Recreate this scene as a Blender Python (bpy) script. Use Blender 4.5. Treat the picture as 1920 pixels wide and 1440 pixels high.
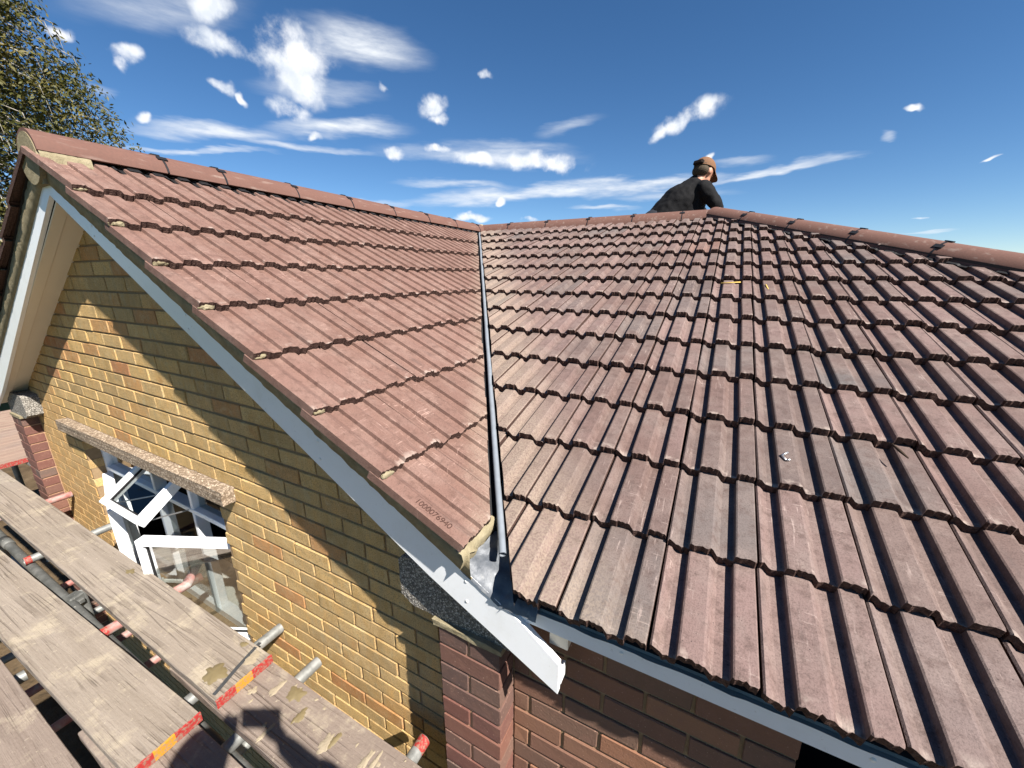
import bpy, bmesh, math, random
import numpy as np
from mathutils import Vector, Matrix, noise as mnoise
for o in list(bpy.data.objects): bpy.data.objects.remove(o)
rnd = random.Random(7)
sc = bpy.context.scene
C = sc.collection
# ------------------------------------------------------------------ camera
YAW = math.radians(27.4); PITCH = math.atan(202/732.)
Hd = Vector((-math.sin(YAW), math.cos(YAW), 0)); Rt = Vector((math.cos(YAW), math.sin(YAW), 0)); Zu = Vector((0, 0, 1))
Fw = Hd*math.cos(PITCH) - Zu*math.sin(PITCH); Up = Hd*math.sin(PITCH) + Zu*math.cos(PITCH)
cd = bpy.data.cameras.new('camera'); cam = bpy.data.objects.new('camera', cd); C.objects.link(cam)
cd.sensor_width = 36; cd.lens = 732/1920*36; cd.clip_start = .02; cd.clip_end = 2000
cam.matrix_world = Matrix((( Rt.x, Up.x, -Fw.x, 0), (Rt.y, Up.y, -Fw.y, 0), (Rt.z, Up.z, -Fw.z, 0), (0, 0, 0, 1)))
sc.camera = cam
sc.cycles.max_bounces = 5; sc.cycles.diffuse_bounces = 3; sc.cycles.glossy_bounces = 3; sc.cycles.transparent_max_bounces = 8
def ray(x, y): return (Rt*(x-960) - Up*(y-720) + Fw*732)          # direction seen at a photo pixel (used for the sky's clouds)
def proj(p):
    d = p.dot(Fw)
    return (960+732*p.dot(Rt)/d, 720-732*p.dot(Up)/d) if d > .05 else (-9999, -9999)
# ------------------------------------------------------------------ sun and sky
SUN = Vector((.636, -.2325, .736)).normalized()
sl = bpy.data.lights.new('sun', 'SUN'); sl.energy = 5.0; sl.angle = math.radians(.53); sl.color = (1, .94, .86)
so = bpy.data.objects.new('sun', sl); C.objects.link(so); so.rotation_euler = SUN.to_track_quat('Z', 'Y').to_euler()
so.location = SUN*30
SKY = dict(strength=.05, cumulus=9.3, cirrus=8.0)
sc.view_settings.view_transform = 'Standard'; sc.view_settings.look = 'None'
sc.view_settings.exposure = 1.4; sc.view_settings.gamma = 1
wd = bpy.data.worlds.new('World'); sc.world = wd; wd.use_nodes = True
def build_world():
    nt = wd.node_tree; nt.nodes.clear(); N = nt.nodes.new; L = nt.links.new
    out = N('ShaderNodeOutputWorld'); bg = N('ShaderNodeBackground'); bg.inputs[1].default_value = SKY['strength']
    L(bg.outputs[0], out.inputs[0])
    sky = N('ShaderNodeTexSky'); sky.sky_type = 'NISHITA'; sky.sun_disc = False
    sky.sun_elevation = math.asin(SUN.z); sky.sun_rotation = math.atan2(SUN.x, SUN.y)
    sky.air_density = .78; sky.dust_density = .0; sky.ozone_density = 3.0; sky.altitude = 60
    tc = N('ShaderNodeTexCoord'); hsv = N('ShaderNodeHueSaturation'); hsv.inputs['Saturation'].default_value = 1.2; L(sky.outputs[0], hsv.inputs['Color'])
    def noise(vec, scale, detail, rough=.55, lac=2.):
        n = N('ShaderNodeTexNoise'); n.inputs['Scale'].default_value = scale; n.inputs['Detail'].default_value = detail
        n.inputs['Roughness'].default_value = rough; n.inputs['Lacunarity'].default_value = lac; L(vec, n.inputs['Vector']); return n
    def math_(op, a, b=None, c=None):
        m = N('ShaderNodeMath'); m.operation = op
        for i, v in enumerate((a, b, c)):
            if v is None: continue
            if isinstance(v, (int, float)): m.inputs[i].default_value = v
            else: L(v, m.inputs[i])
        return m.outputs[0]
    def vmath(op, a, b=None):
        m = N('ShaderNodeVectorMath'); m.operation = op
        for i, v in enumerate((a, b)):
            if v is None: continue
            if isinstance(v, (tuple, Vector)): m.inputs[i].default_value = tuple(v)
            else: L(v, m.inputs[i])
        return m
    d = tc.outputs['Generated']
    # fluffy warp of the direction
    wn = noise(d, 20, 3, .5); wv = vmath('SUBTRACT', wn.outputs['Color'], (.5, .5, .5)).outputs[0]
    ws = vmath('SCALE', wv); ws.inputs['Scale'].default_value = .04
    dw = vmath('ADD', d, ws.outputs[0]).outputs[0]
    def blob(vec, cx, cy, rx, ry, ang):
        """squared elliptical distance from a cloud's centre (1 = its rim)"""
        c = ray(cx, cy).normalized(); e = ray(cx+10, cy).normalized()-c; k = 10/e.length
        u = e.normalized(); v = c.cross(u); v = -v if v.z < 0 else v; u = (u-c*u.dot(c)).normalized(); v = (v-c*v.dot(c)-u*v.dot(u)).normalized()
        a = math.radians(-ang); U = u*math.cos(a)+v*math.sin(a); V = v*math.cos(a)-u*math.sin(a); W = U.cross(V)
        mp = N('ShaderNodeMapping'); mp.vector_type = 'TEXTURE'; mp.inputs['Location'].default_value = tuple(c)
        mp.inputs['Rotation'].default_value = tuple(Matrix(((U.x, V.x, W.x), (U.y, V.y, W.y), (U.z, V.z, W.z))).to_euler()); mp.inputs['Scale'].default_value = (rx/k, ry/k, .5)
        L(vec, mp.inputs[0]); return vmath('DOT_PRODUCT', mp.outputs[0], mp.outputs[0]).outputs['Value']
    cum = [(545, 100, 88, 62, 15), (420, 82, 90, 27, 22), (565, 160, 62, 42, 30), (390, 12, 62, 30, 0), (237, 103, 34, 19, 0), (232, 122, 20, 20, 0),
           (108, 55, 38, 18, 0), (815, 200, 34, 22, -10), (822, 226, 22, 14, 0), (1283, 222, 78, 24, -24), (1325, 200, 28, 22, -20), (1238, 250, 26, 16, -30),
           (912, 139, 17, 9, 15), (1715, 207, 24, 8, 0), (545, 205, 42, 22, 15), (412, 165, 26, 16, 30), (445, 180, 16, 9, 30),
           (1010, 306, 96, 17, 2), (880, 300, 50, 15, 8), (742, 286, 24, 15, 0), (822, 276, 28, 10, 0), (885, 411, 36, 10, 0), (988, 410, 22, 7, 0),
           (1865, 293, 19, 6, -10), (1722, 413, 22, 6, 0), (266, 218, 22, 12, 0), (722, 168, 14, 9, 0), (937, 382, 9, 8, 0), (1330, 290, 10, 7, 0), (590, 258, 16, 9, 0)]
    M = None
    for b in cum:
        q = blob(dw, *b); M = q if M is None else math_('MINIMUM', M, q)
    M = math_('SUBTRACT', 1.0, M)
    f1 = noise(d, 17, 8, .57); f2 = noise(d, 7, 3, .5)
    fl = math_('MULTIPLY', math_('SUBTRACT', f1.outputs['Fac'], .5), 4.2)
    dens = math_('ADD', math_('MULTIPLY', M, 1.0), fl)
    mr = N('ShaderNodeMapRange'); mr.interpolation_type = 'SMOOTHSTEP'; mr.inputs[1].default_value = -.05; mr.inputs[2].default_value = 1.25
    L(dens, mr.inputs[0])
    gate = N('ShaderNodeMapRange'); gate.interpolation_type = 'SMOOTHSTEP'; gate.inputs[1].default_value = -.45; gate.inputs[2].default_value = .95; L(M, gate.inputs[0])
    cumd = math_('MULTIPLY', mr.outputs[0], gate.outputs[0])
    # cirrus streaks: smooth, drawn out along the horizon
    cir = [(680, 84, 118, 36, 10, .85), (400, 245, 150, 20, 3, .75), (640, 238, 130, 18, 2, .7), (370, 283, 150, 7, 2, .55), (560, 272, 150, 9, 6, .5), (900, 290, 180, 18, 2, .5),
           (1000, 362, 260, 14, -4, .75), (1440, 322, 130, 10, -13, .7), (1190, 345, 190, 14, -3, .7), (860, 345, 110, 9, 2, .5), (1065, 235, 60, 12, -15, .35),
           (1385, 300, 60, 11, -5, .45), (300, 10, 170, 40, 0, .35), (600, 170, 110, 20, 5, .45), (1130, 388, 60, 6, 0, .5), (950, 275, 120, 12, 3, .45), (190, 176, 30, 10, 20, .4),
           (1740, 434, 60, 4, 0, .4), (1550, 300, 60, 5, -12, .4), (700, 380, 100, 7, 4, .4), (1660, 255, 14, 8, 0, .25), (1250, 365, 120, 10, 0, .4)]
    st = vmath('MULTIPLY', d, (1, 1, 5)).outputs[0]
    sn = noise(st, 6, 4, .58); wv2 = vmath('SUBTRACT', sn.outputs['Color'], (.5, .5, .5)).outputs[0]
    w2 = vmath('SCALE', wv2); w2.inputs['Scale'].default_value = .05
    dw2 = vmath('ADD', d, w2.outputs[0]).outputs[0]
    M2 = None
    for op in (.8, .58, .38):
        Q = None
        for c_ in cir:
            if min((.8, .58, .38), key=lambda t: abs(t-c_[5])) != op: continue
            q = blob(dw2, *c_[:5]); Q = q if Q is None else math_('MINIMUM', Q, q)
        mq = math_('MAXIMUM', math_('SUBTRACT', 1., math_('MULTIPLY', Q, .62)), 0.); mm = math_('MULTIPLY', math_('MULTIPLY', mq, mq), op*1.15); M2 = mm if M2 is None else math_('MAXIMUM', M2, mm)
    sn2 = noise(st, 14, 5, .6)
    cird = math_('MULTIPLY', M2, math_('ADD', math_('MULTIPLY', math_('SUBTRACT', sn2.outputs['Fac'], .5), 1.8), .85))
    cl = N('ShaderNodeClamp'); L(cird, cl.inputs[0]); cird = cl.outputs[0]
    mixc = N('ShaderNodeMix'); mixc.data_type = 'RGBA'
    c2 = SKY['cirrus']; mixc.inputs[7].default_value = (c2*.93, c2*.97, c2*1.02, 1)
    L(cird, mixc.inputs[0]); L(hsv.outputs[0], mixc.inputs[6])
    shade = N('ShaderNodeMapRange'); shade.inputs[1].default_value = .38; shade.inputs[2].default_value = .58; L(math_('ADD', math_('MULTIPLY', f2.outputs['Fac'], .5), math_('MULTIPLY', noise(d, 40, 4, .55).outputs['Fac'], .5)), shade.inputs[0])
    cc = N('ShaderNodeMix'); cc.data_type = 'RGBA'; c1 = SKY['cumulus']
    cc.inputs[6].default_value = (c1*.72, c1*.77, c1*.84, 1); cc.inputs[7].default_value = (c1, c1, c1, 1); L(shade.outputs[0], cc.inputs[0])
    mix2 = N('ShaderNodeMix'); mix2.data_type = 'RGBA'; L(cumd, mix2.inputs[0]); L(mixc.outputs[2], mix2.inputs[6]); L(cc.outputs[2], mix2.inputs[7])
    L(mix2.outputs[2], bg.inputs[0])
build_world()
wd.cycles.sampling_method = 'MANUAL'; wd.cycles.sample_map_resolution = 256
# ------------------------------------------------------------------ measured layout (metres, lens at the origin)
XA = -2.67                     # gable ridge x
TG = .565; TM = .36            # tan of the pitch: gable, main roof
AG = math.atan(TG); AM = math.atan(TM)
ZR = .53                       # apex of both tile planes
YR = 4.33                      # main ridge y
YN = YR - (ZR+.775)/TM         # eaves nose of the main roof
YV = .682                       # verge
YB = .73; YP = .77; YW = .865; YRW = .857
ZG = -3.3                      # ground
KV = TG/TM                     # valley: y = YR - KV*(x-XA)
NV = Vector((KV, 1, 0)).normalized()
V0 = Vector((XA, YR, 0))
GA = .2535                     # course spacing in plan, main
GG = .252                      # gable
X0G = -.51                     # lowest gable nose
HX = -.14                      # where the hip starts
# ------------------------------------------------------------------ helpers
def tag(o, label=None, cat=None, group=None, kind=None):
    if label: o['label'] = label
    if cat: o['category'] = cat
    if group: o['group'] = group
    if kind: o['kind'] = kind
    return o
def new(name, me, mat=None, parent=None, M=None):
    o = bpy.data.objects.new(name, me); C.objects.link(o)
    if mat is not None and me is not None and len(me.materials) == 0:
        for m in (mat if isinstance(mat, (list, tuple)) else [mat]): me.materials.append(m)
    if parent is not None: o.parent = parent
    if M is not None: o.matrix_world = M if parent is None else M
    return o
def empty(name, loc=(0, 0, 0)):
    o = bpy.data.objects.new(name, None); C.objects.link(o); o.location = loc; o.empty_display_size = .1; return o
def pydata(name, V, Fc, mats=None):
    me = bpy.data.meshes.new(name); me.from_pydata([tuple(v) for v in V], [], Fc); me.update()
    if mats: 
        for p, m in zip(me.polygons, mats): p.material_index = m
    return me
def bm_mesh(bm, name, smooth=False):
    bmesh.ops.recalc_face_normals(bm, faces=bm.faces)
    me = bpy.data.meshes.new(name); bm.to_mesh(me); bm.free()
    if smooth:
        for p in me.polygons: p.use_smooth = True
    return me
def add_box(bm, lo, hi, M=None, ch=0.):
    lo = Vector(lo); hi = Vector(hi)
    r = bmesh.ops.create_cube(bm, size=1, matrix=Matrix.Translation((lo+hi)/2) @ Matrix.Diagonal((*(hi-lo), 1)))
    vs = r['verts']
    if ch > 0:
        es = list({e for v in vs for e in v.link_edges})
        rr = bmesh.ops.bevel(bm, geom=es, offset=ch, segments=1, affect='EDGES', profile=.5)
        vs = list({v for f in rr['faces'] for v in f.verts} | {v for v in vs if v.is_valid})
    if M is not None: bmesh.ops.transform(bm, matrix=M, verts=vs)
    return vs
def box(name, lo, hi, mat, parent=None, ch=.0, M=None):
    bm = bmesh.new(); add_box(bm, lo, hi, M, ch); return new(name, bm_mesh(bm, name), mat, parent)
def beam(bm, pts, w, h, up=Zu):
    """box of width w (across) and height h (along up) between two points"""
    a, b = Vector(pts[0]), Vector(pts[1]); d = (b-a); l = d.length; d.normalize()
    s = d.cross(up).normalized(); u = s.cross(d)
    M = Matrix(((d.x, s.x, u.x, a.x), (d.y, s.y, u.y, a.y), (d.z, s.z, u.z, a.z), (0, 0, 0, 1)))
    add_box(bm, (0, -w/2, -h/2), (l, w/2, h/2), M)
def tube_bm(bm, pts, r, seg=14, caps=True, hollow=0):
    pts = [Vector(p) for p in pts]; rings = []
    for i, p in enumerate(pts):
        d = (pts[min(i+1, len(pts)-1)]-pts[max(i-1, 0)]).normalized()
        s = d.cross(Zu if abs(d.z) < .9 else Vector((1, 0, 0))).normalized(); u = s.cross(d)
        rr = r[i] if isinstance(r, (list, tuple)) else r
        rings.append([bm.verts.new(p+(s*math.cos(2*math.pi*k/seg)+u*math.sin(2*math.pi*k/seg))*rr) for k in range(seg)])
    for a, b in zip(rings, rings[1:]):
        for k in range(seg): bm.faces.new((a[k], a[(k+1) % seg], b[(k+1) % seg], b[k]))
    if caps:
        for rg, p in ((rings[0], pts[0]), (rings[-1], pts[-1])): bm.faces.new(rg if rg is rings[-1] else rg[::-1])
def smooth_by_angle(me, ang=40):
    for p in me.polygons: p.use_smooth = True
    bm = bmesh.new(); bm.from_mesh(me)
    for e in bm.edges:
        e.smooth = e.is_manifold and len(e.link_faces) == 2 and e.calc_face_angle(9) < math.radians(ang)
    bm.to_mesh(me); bm.free()
def frame(o, u, v, n): return Matrix(((u.x, v.x, n.x, o.x), (u.y, v.y, n.y, o.y), (u.z, v.z, n.z, o.z), (0, 0, 0, 1)))
# ------------------------------------------------------------------ materials
MATS = {}
class G:
    """tiny node-graph helper"""
    def __init__(s, name, rough=.8, spec=.3):
        s.m = bpy.data.materials.new(name); s.m.use_nodes = True; s.nt = s.m.node_tree
        s.b = s.nt.nodes['Principled BSDF']; s.b.inputs['Roughness'].default_value = rough; s.b.inputs['Specular IOR Level'].default_value = spec
        s.geo = s.nt.nodes.new('ShaderNodeNewGeometry'); s.tc = s.nt.nodes.new('ShaderNodeTexCoord'); s.oi = s.nt.nodes.new('ShaderNodeObjectInfo')
        s.pos = s.geo.outputs['Position']; s.obj = s.tc.outputs['Object']; s.rand = s.oi.outputs['Random']
        MATS[name] = s.m
    def n(s, t): return s.nt.nodes.new(t)
    def L(s, a, b): s.nt.links.new(a, b)
    def put(s, sock, v):
        if isinstance(v, (int, float)): sock.default_value = v
        elif isinstance(v, (tuple, list)): sock.default_value = tuple(v)+((1,) if len(v) == 3 and sock.type == 'RGBA' else ())
        else: s.L(v, sock)
    def noise(s, scale, detail=4, rough=.55, vec=None, dist=0.):
        n = s.n('ShaderNodeTexNoise'); s.put(n.inputs['Scale'], scale); n.inputs['Detail'].default_value = detail; n.inputs['Roughness'].default_value = rough
        n.inputs['Distortion'].default_value = dist; s.L(s.pos if vec is None else vec, n.inputs['Vector']); return n.outputs['Fac']
    def vor(s, scale, vec=None, out='Distance'):
        n = s.n('ShaderNodeTexVoronoi'); n.inputs['Scale'].default_value = scale; s.L(s.pos if vec is None else vec, n.inputs['Vector']); return n.outputs[out]
    def math(s, op, a, b=0., c=0.):
        m = s.n('ShaderNodeMath'); m.operation = op
        for i, v in enumerate((a, b, c)): s.put(m.inputs[i], v)
        return m.outputs[0]
    def rng(s, v, a, b, c=0., d=1., smooth=True):
        m = s.n('ShaderNodeMapRange'); m.interpolation_type = 'SMOOTHSTEP' if smooth else 'LINEAR'
        for i, x in enumerate((v, a, b, c, d)): s.put(m.inputs[i], x)
        return m.outputs[0]
    def mix(s, f, a, b, mode='MIX'):
        m = s.n('ShaderNodeMix'); m.data_type = 'RGBA'; m.blend_type = mode; s.put(m.inputs[0], f); s.put(m.inputs[6], a); s.put(m.inputs[7], b); return m.outputs[2]
    def ramp(s, v, stops, interp='LINEAR'):
        r = s.n('ShaderNodeValToRGB'); r.color_ramp.interpolation = interp; e = r.color_ramp.elements
        e[0].position, e[0].color = stops[0][0], (*stops[0][1], 1); e[1].position, e[1].color = stops[-1][0], (*stops[-1][1], 1)
        for p, c in stops[1:-1]:
            x = e.new(p); x.color = (*c, 1)
        s.put(r.inputs[0], v); return r.outputs[0]
    def vec(s, v, scale=(1, 1, 1), rot=(0, 0, 0), loc=(0, 0, 0)):
        m = s.n('ShaderNodeMapping'); m.inputs['Scale'].default_value = scale; m.inputs['Rotation'].default_value = rot; m.inputs['Location'].default_value = loc
        s.L(v, m.inputs[0]); return m.outputs[0]
    def sep(s, v):
        x = s.n('ShaderNodeSeparateXYZ'); s.L(v, x.inputs[0]); return x.outputs
    def color(s, c): s.put(s.b.inputs['Base Color'], c)
    def rough(s, c): s.put(s.b.inputs['Roughness'], c)
    def bump(s, h, strength=.5, dist=.002):
        b = s.n('ShaderNodeBump'); b.inputs['Strength'].default_value = strength; b.inputs['Distance'].default_value = dist
        s.L(h, b.inputs['Height']); s.L(b.outputs[0], s.b.inputs['Normal'])
def plain(name, col, rough=.6, spec=.3, metal=0., var=.12, scale=40, bump=.0, bdist=.001):
    g = G(name, rough, spec); n = g.noise(scale, 5)
    g.color(g.mix(n, tuple(c*(1-var) for c in col), tuple(min(1, c*(1+var)) for c in col))); g.b.inputs['Metallic'].default_value = metal
    if bump: g.bump(g.noise(scale*4, 4), bump, bdist)
    return g.m
def make_materials():
    # --- roof tiles of the gable: fairly new, even brown-red with chalky wisps
    def tile(name, cols, bloom, dust, ruddy):
        g = G(name, .8, .25)
        n1 = g.noise(2.2, 4); n2 = g.noise(60, 6, .65); n3 = g.noise(9, 5, .6)
        base = g.ramp(g.rand, cols)
        base = g.mix(g.rng(n1, .35, .7), base, ruddy)
        base = g.mix(g.math('MULTIPLY', g.rng(n3, .40, .72), .55), base, bloom)
        base = g.mix(g.math('MULTIPLY', g.rng(g.noise(28, 6, .75), .45, .70), .7), base, tuple(c*.62 for c in ruddy))
        # scratches and chalk wisps at odd angles
        for (rz, sc_, thr, am) in ((.7, (150, 14, 14), .60, .55), (-.5, (14, 170, 14), .61, .55)):
            sv = g.vec(g.pos, sc_, (0, .3, rz)); s_ = g.noise(1., 3, .6, sv)
            base = g.mix(g.math('MULTIPLY', g.math('MULTIPLY', g.rng(s_, thr, thr+.1), g.rng(g.noise(5, 3), .45, .65)), am), base, tuple(min(1, c*1.9) for c in bloom))
        fine = g.rng(g.noise(260, 3, .7), .3, .7, .70, 1.25)
        base = g.mix(1., base, g.mix(fine, (0, 0, 0), (1, 1, 1)), 'MULTIPLY')
        # rain-washed dirt running down the slope of each tile
        ob = g.sep(g.obj); st_ = g.noise(1., 4, .6, g.vec(g.pos, (38, 38, 3) if False else (30, 5, 5) if dust and dust[0] > .5 else (5, 30, 5)))
        base = g.mix(g.math('MULTIPLY', g.rng(st_, .54, .74), .34), base, (.07, .053, .048))
        # dark pits
        pit = g.vor(75); pm = g.math('MULTIPLY', g.math('LESS_THAN', pit, .10), g.math('GREATER_THAN', g.noise(7, 2), .54))
        base = g.mix(g.math('MULTIPLY', pm, .75), base, (.03, .02, .02))
        # chalky drips where water dries along the nose of each tile
        ob = g.sep(g.obj); edge = g.rng(ob[1], .0, .03, 1, 0)
        ch = g.math('MULTIPLY', edge, g.rng(g.noise(26, 3), .54, .66)); base = g.mix(g.math('MULTIPLY', ch, .5), base, (.36, .30, .26))
        if dust:   # cutting dust lying beside the valley
            p = g.sep(g.pos); s_ = g.math('ADD', g.math('MULTIPLY', p[0], NV.x), g.math('MULTIPLY', p[1], NV.y))
            s_ = g.math('SUBTRACT', s_, NV.dot(V0)); s_ = g.math('ADD', s_, g.math('MULTIPLY', g.math('SUBTRACT', g.noise(6, 5, .6), .5), .18))
            s_ = g.math('ABSOLUTE', s_)
            dm = g.rng(s_, dust[1], dust[2], dust[0], 0.)
            spk = g.rng(g.noise(170, 3), .38, .6, .35, 1.)
            base = g.mix(g.math('MULTIPLY', dm, spk), base, (.27, .215, .165))
        g.color(base); g.rough(g.rng(n3, .3, .7, .70, .92))
        g.bump(g.math('ADD', g.noise(300, 3, .7), g.math('MULTIPLY', g.noise(40, 3), 1.)), .5, .0018)
    tile('tile_new', [(0, (.150, .086, .068)), (.5, (.162, .093, .074)), (1, (.178, .104, .084))], (.225, .150, .125), (.45, .03, .15), (.155, .088, .069))
    tile('tile_weathered', [(0, (.100, .077, .070)), (.25, (.148, .104, .094)), (.45, (.176, .118, .107)), (.6, (.160, .108, .098)), (.85, (.120, .100, .093)), (.93, (.105, .098, .095)), (1, (.178, .100, .078))],
         (.185, .145, .13), (.62, .05, .34), (.124, .080, .069))
    g = G('tile_core', .95, .1); n = g.noise(140, 5, .7); g.color(g.ramp(n, [(.25, (0.0245, 0.014, 0.0119)), (.5, (0.07, 0.042, 0.035)), (.8, (0.14, 0.0875, 0.07))])); g.bump(g.noise(190, 3), 1., .004)
    g = G('ridge_concrete', .8, .25); n = g.noise(5, 5); c = g.mix(n, (0.11, 0.0523, 0.0396), (0.1403, 0.0743, 0.0578)); c = g.mix(g.math('MULTIPLY', g.rng(g.noise(1., 4, .6, g.vec(g.pos, (30, 6, 40), (0, 0, .3))), .55, .72), .55), c, (0.231, 0.176, 0.1485))
    g.color(g.mix(g.rng(g.noise(90, 4), .3, .7, 0, .25), c, (0.0715, 0.044, 0.0358))); g.bump(g.noise(200, 4), .3, .0015)
    g = G('mortar_verge', .95, .1); g.color(g.ramp(g.noise(18, 6, .65), [(.3, (.17, .14, .085)), (.55, (.245, .21, .135)), (.8, (.33, .285, .195))])); g.bump(g.noise(90, 5, .7), .9, .006)
    g = G('upvc_white', .32, .45); c = g.mix(g.rng(g.noise(9, 6, .7), .45, .8, 0, .4), (.74, .76, .78), (.60, .60, .58)); c = g.mix(g.rng(g.noise(70, 4, .7), .62, .75, 0, .5), c, (.42, .40, .36)); g.color(c); g.bump(g.noise(6, 3), .15, .004)
    g = G('soffit_board', .6, .3); g.color(g.mix(g.noise(3, 4), (.62, .55, .44), (.70, .63, .52)))
    # --- bricks
    g = G('brick_buff', .9, .15)
    c = g.ramp(g.rand, [(0, (.47, .345, .155)), (.12, (.54, .41, .20)), (.25, (.41, .315, .155)), (.38, (.57, .425, .195)), (.5, (.50, .38, .19)), (.62, (.36, .275, .14)), (.72, (.54, .395, .17)), (.82, (.51, .385, .19)), (.9, (.46, .30, .13)), (.965, (.42, .225, .10)), (1, (.34, .15, .075))])
    c = g.mix(.22, c, (.37, .285, .175)); c = g.mix(1., c, (1.06, .955, .86), 'MULTIPLY')
    tint = g.ramp(g.noise(3.5, 3, .5, g.vec(g.pos, (5, 5, 1.6))), [(.35, (.92, .86, .74)), (.5, (1, 1, 1)), (.68, (1.12, 1.02, .86))]); c = g.mix(.85, c, tint, 'MULTIPLY')
    c = g.mix(g.rng(g.noise(24, 5, .65), .5, .75, 0, .45), c, (.55, .46, .27)); c = g.mix(g.rng(g.noise(200, 3, .75), .48, .66, 0, .75), c, (.17, .12, .06)); c = g.mix(g.rng(g.noise(9, 5, .7), .5, .75, 0, .45), c, (.27, .20, .10)); c = g.mix(g.rng(g.noise(1., 4, .6, g.vec(g.pos, (34, 34, 7))), .52, .72, 0, .4), c, (.30, .25, .15))
    c = g.mix(g.rng(g.noise(10, 4), .6, .78, 0, .35), c, (.34, .15, .055)); g.color(c); g.bump(g.math('ADD', g.noise(150, 4, .75), g.noise(22, 3)), .8, .006)
    g = G('brick_red', .85, .25)
    c = g.ramp(g.rand, [(0, (.145, .062, .047)), (.3, (.120, .058, .047)), (.5, (.100, .064, .054)), (.7, (.165, .072, .050)), (.85, (.115, .078, .063)), (1, (.185, .082, .055))])
    c = g.mix(g.rng(g.noise(30, 5, .65), .45, .75, 0, .5), c, (.19, .10, .072)); c = g.mix(g.rng(g.noise(160, 2), .66, .74, 0, .6), c, (.45, .30, .22)); g.color(c); g.bump(g.noise(120, 5, .7), .6, .003)
    g = G('brick_russet', .85, .25)
    c = g.ramp(g.rand, [(0, (.185, .092, .058)), (.3, (.155, .082, .056)), (.5, (.130, .082, .060)), (.7, (.215, .105, .062)), (.85, (.15, .095, .068)), (1, (.235, .12, .07))])
    c = g.mix(g.rng(g.noise(30, 5, .65), .45, .75, 0, .5), c, (.19, .10, .072)); c = g.mix(g.rng(g.noise(160, 2), .66, .74, 0, .6), c, (.45, .30, .22)); g.color(c); g.bump(g.noise(120, 5, .7), .6, .003)
    g = G('mortar_tan', .95, .1); g.color(g.mix(g.noise(60, 4), (.20, .135, .075), (.29, .205, .12))); g.bump(g.noise(140, 4), .8, .004)
    g = G('mortar_pink', .95, .1); g.color(g.mix(g.noise(60, 4), (.30, .17, .10), (.42, .27, .175))); g.bump(g.noise(140, 4), .8, .004)
    def agg(name, lo, mid, hi, sc_):
        g = G(name, .9, .2); v = g.vor(sc_, out='Color'); x = g.sep(v)
        c = g.ramp(x[0], [(0, lo), (.45, mid), (.8, hi), (1, tuple(min(1, h*1.3) for h in hi))]); c = g.mix(g.rng(g.vor(sc_), .3, .6, 0, .7), c, lo); g.color(c)
        g.bump(g.math('SUBTRACT', 1., g.vor(sc_)), .7, .003)
    agg('aggregate_grey', (.08, .073, .065), (.20, .185, .16), (.40, .375, .335), 190)
    agg('aggregate_brown', (.13, .095, .065), (.25, .19, .135), (.42, .345, .265), 120)
    # --- scaffold
    def wood(name, a, b, dk, splash):
        g = G(name, .92, .12)
        v = g.vec(g.obj, (.45, 16, 16)); w = g.noise(1.3, 5, .6, v, .6); rings = g.math('SINE', g.math('MULTIPLY', g.noise(.9, 3, .5, v, .4), 46))
        gm = g.rng(g.noise(2.3, 3), .40, .62); rl = g.math('MULTIPLY', g.rng(rings, .35, .95), gm)
        c = g.mix(g.rng(w, .3, .7), a, b); c = g.mix(g.math('MULTIPLY', rl, .5), c, dk)
        kn = g.vor(1., g.vec(g.obj, (2.2, 7, 7))); c = g.mix(g.rng(kn, .05, .14, .8, 0), c, dk)
        c = g.mix(g.math('MULTIPLY', g.rng(g.noise(7, 6, .7), .5, .7), splash), c, (.36, .31, .23))
        c = g.mix(g.rng(g.noise(55, 4, .7), .6, .72, 0, splash), c, (.40, .345, .265)); c = g.mix(g.rng(g.noise(1.5, 4), .55, .75, 0, .3), c, (.17, .15, .145)); g.color(c)
        crk = g.noise(1., 4, .65, g.vec(g.obj, (3.2, 150, 150))); c = g.mix(g.rng(crk, .60, .70, 0, .65), c, tuple(x*.45 for x in dk)); c = g.mix(g.rng(g.noise(240, 3, .7), .55, .72, 0, .45), c, dk); g.color(c)
        g.bump(g.math('ADD', g.math('MULTIPLY', rl, -.8), g.math('ADD', g.noise(80, 5, .7), g.noise(1.5, 4, .6, g.vec(g.obj, (4, 90, 90))))), .8, .004)
    wood('board_pale', (.195, .162, .130), (.25, .212, .175), (.115, .092, .073), .65)
    wood('board_brown', (.165, .130, .108), (.205, .165, .138), (.10, .077, .064), .55)
    wood('board_pink', (0.22, 0.1485, 0.1155), (0.2585, 0.187, 0.143), (0.143, 0.0935, 0.0715), .3)
    g = G('tube_galvanised', .5, .5); n = g.noise(14, 6, .7); g.color(g.ramp(n, [(.3, (0.12, 0.123, 0.12)), (.5, (0.216, 0.222, 0.213)), (.7, (0.3, 0.3, 0.288))])); g.b.inputs['Metallic'].default_value = .35; g.rough(g.rng(n, .3, .7, .38, .65)); g.bump(g.noise(90, 4), .3, .001)
    g = G('tube_dark', .6, .4); n = g.noise(16, 6, .7); c = g.ramp(n, [(.3, (0.06, 0.063, 0.06)), (.55, (0.114, 0.117, 0.111)), (.8, (0.18, 0.18, 0.174))]); c = g.mix(g.rng(g.noise(70, 3), .68, .72, 0, .9), c, (0.36, 0.348, 0.312)); g.color(c); g.b.inputs['Metallic'].default_value = .25
    g = G('tube_pink', .65, .35); g.color(g.ramp(g.noise(22, 5, .65), [(.35, (0.24, 0.09, 0.078)), (.5, (0.3, 0.15, 0.132)), (.68, (0.252, 0.24, 0.222))])); 
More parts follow.
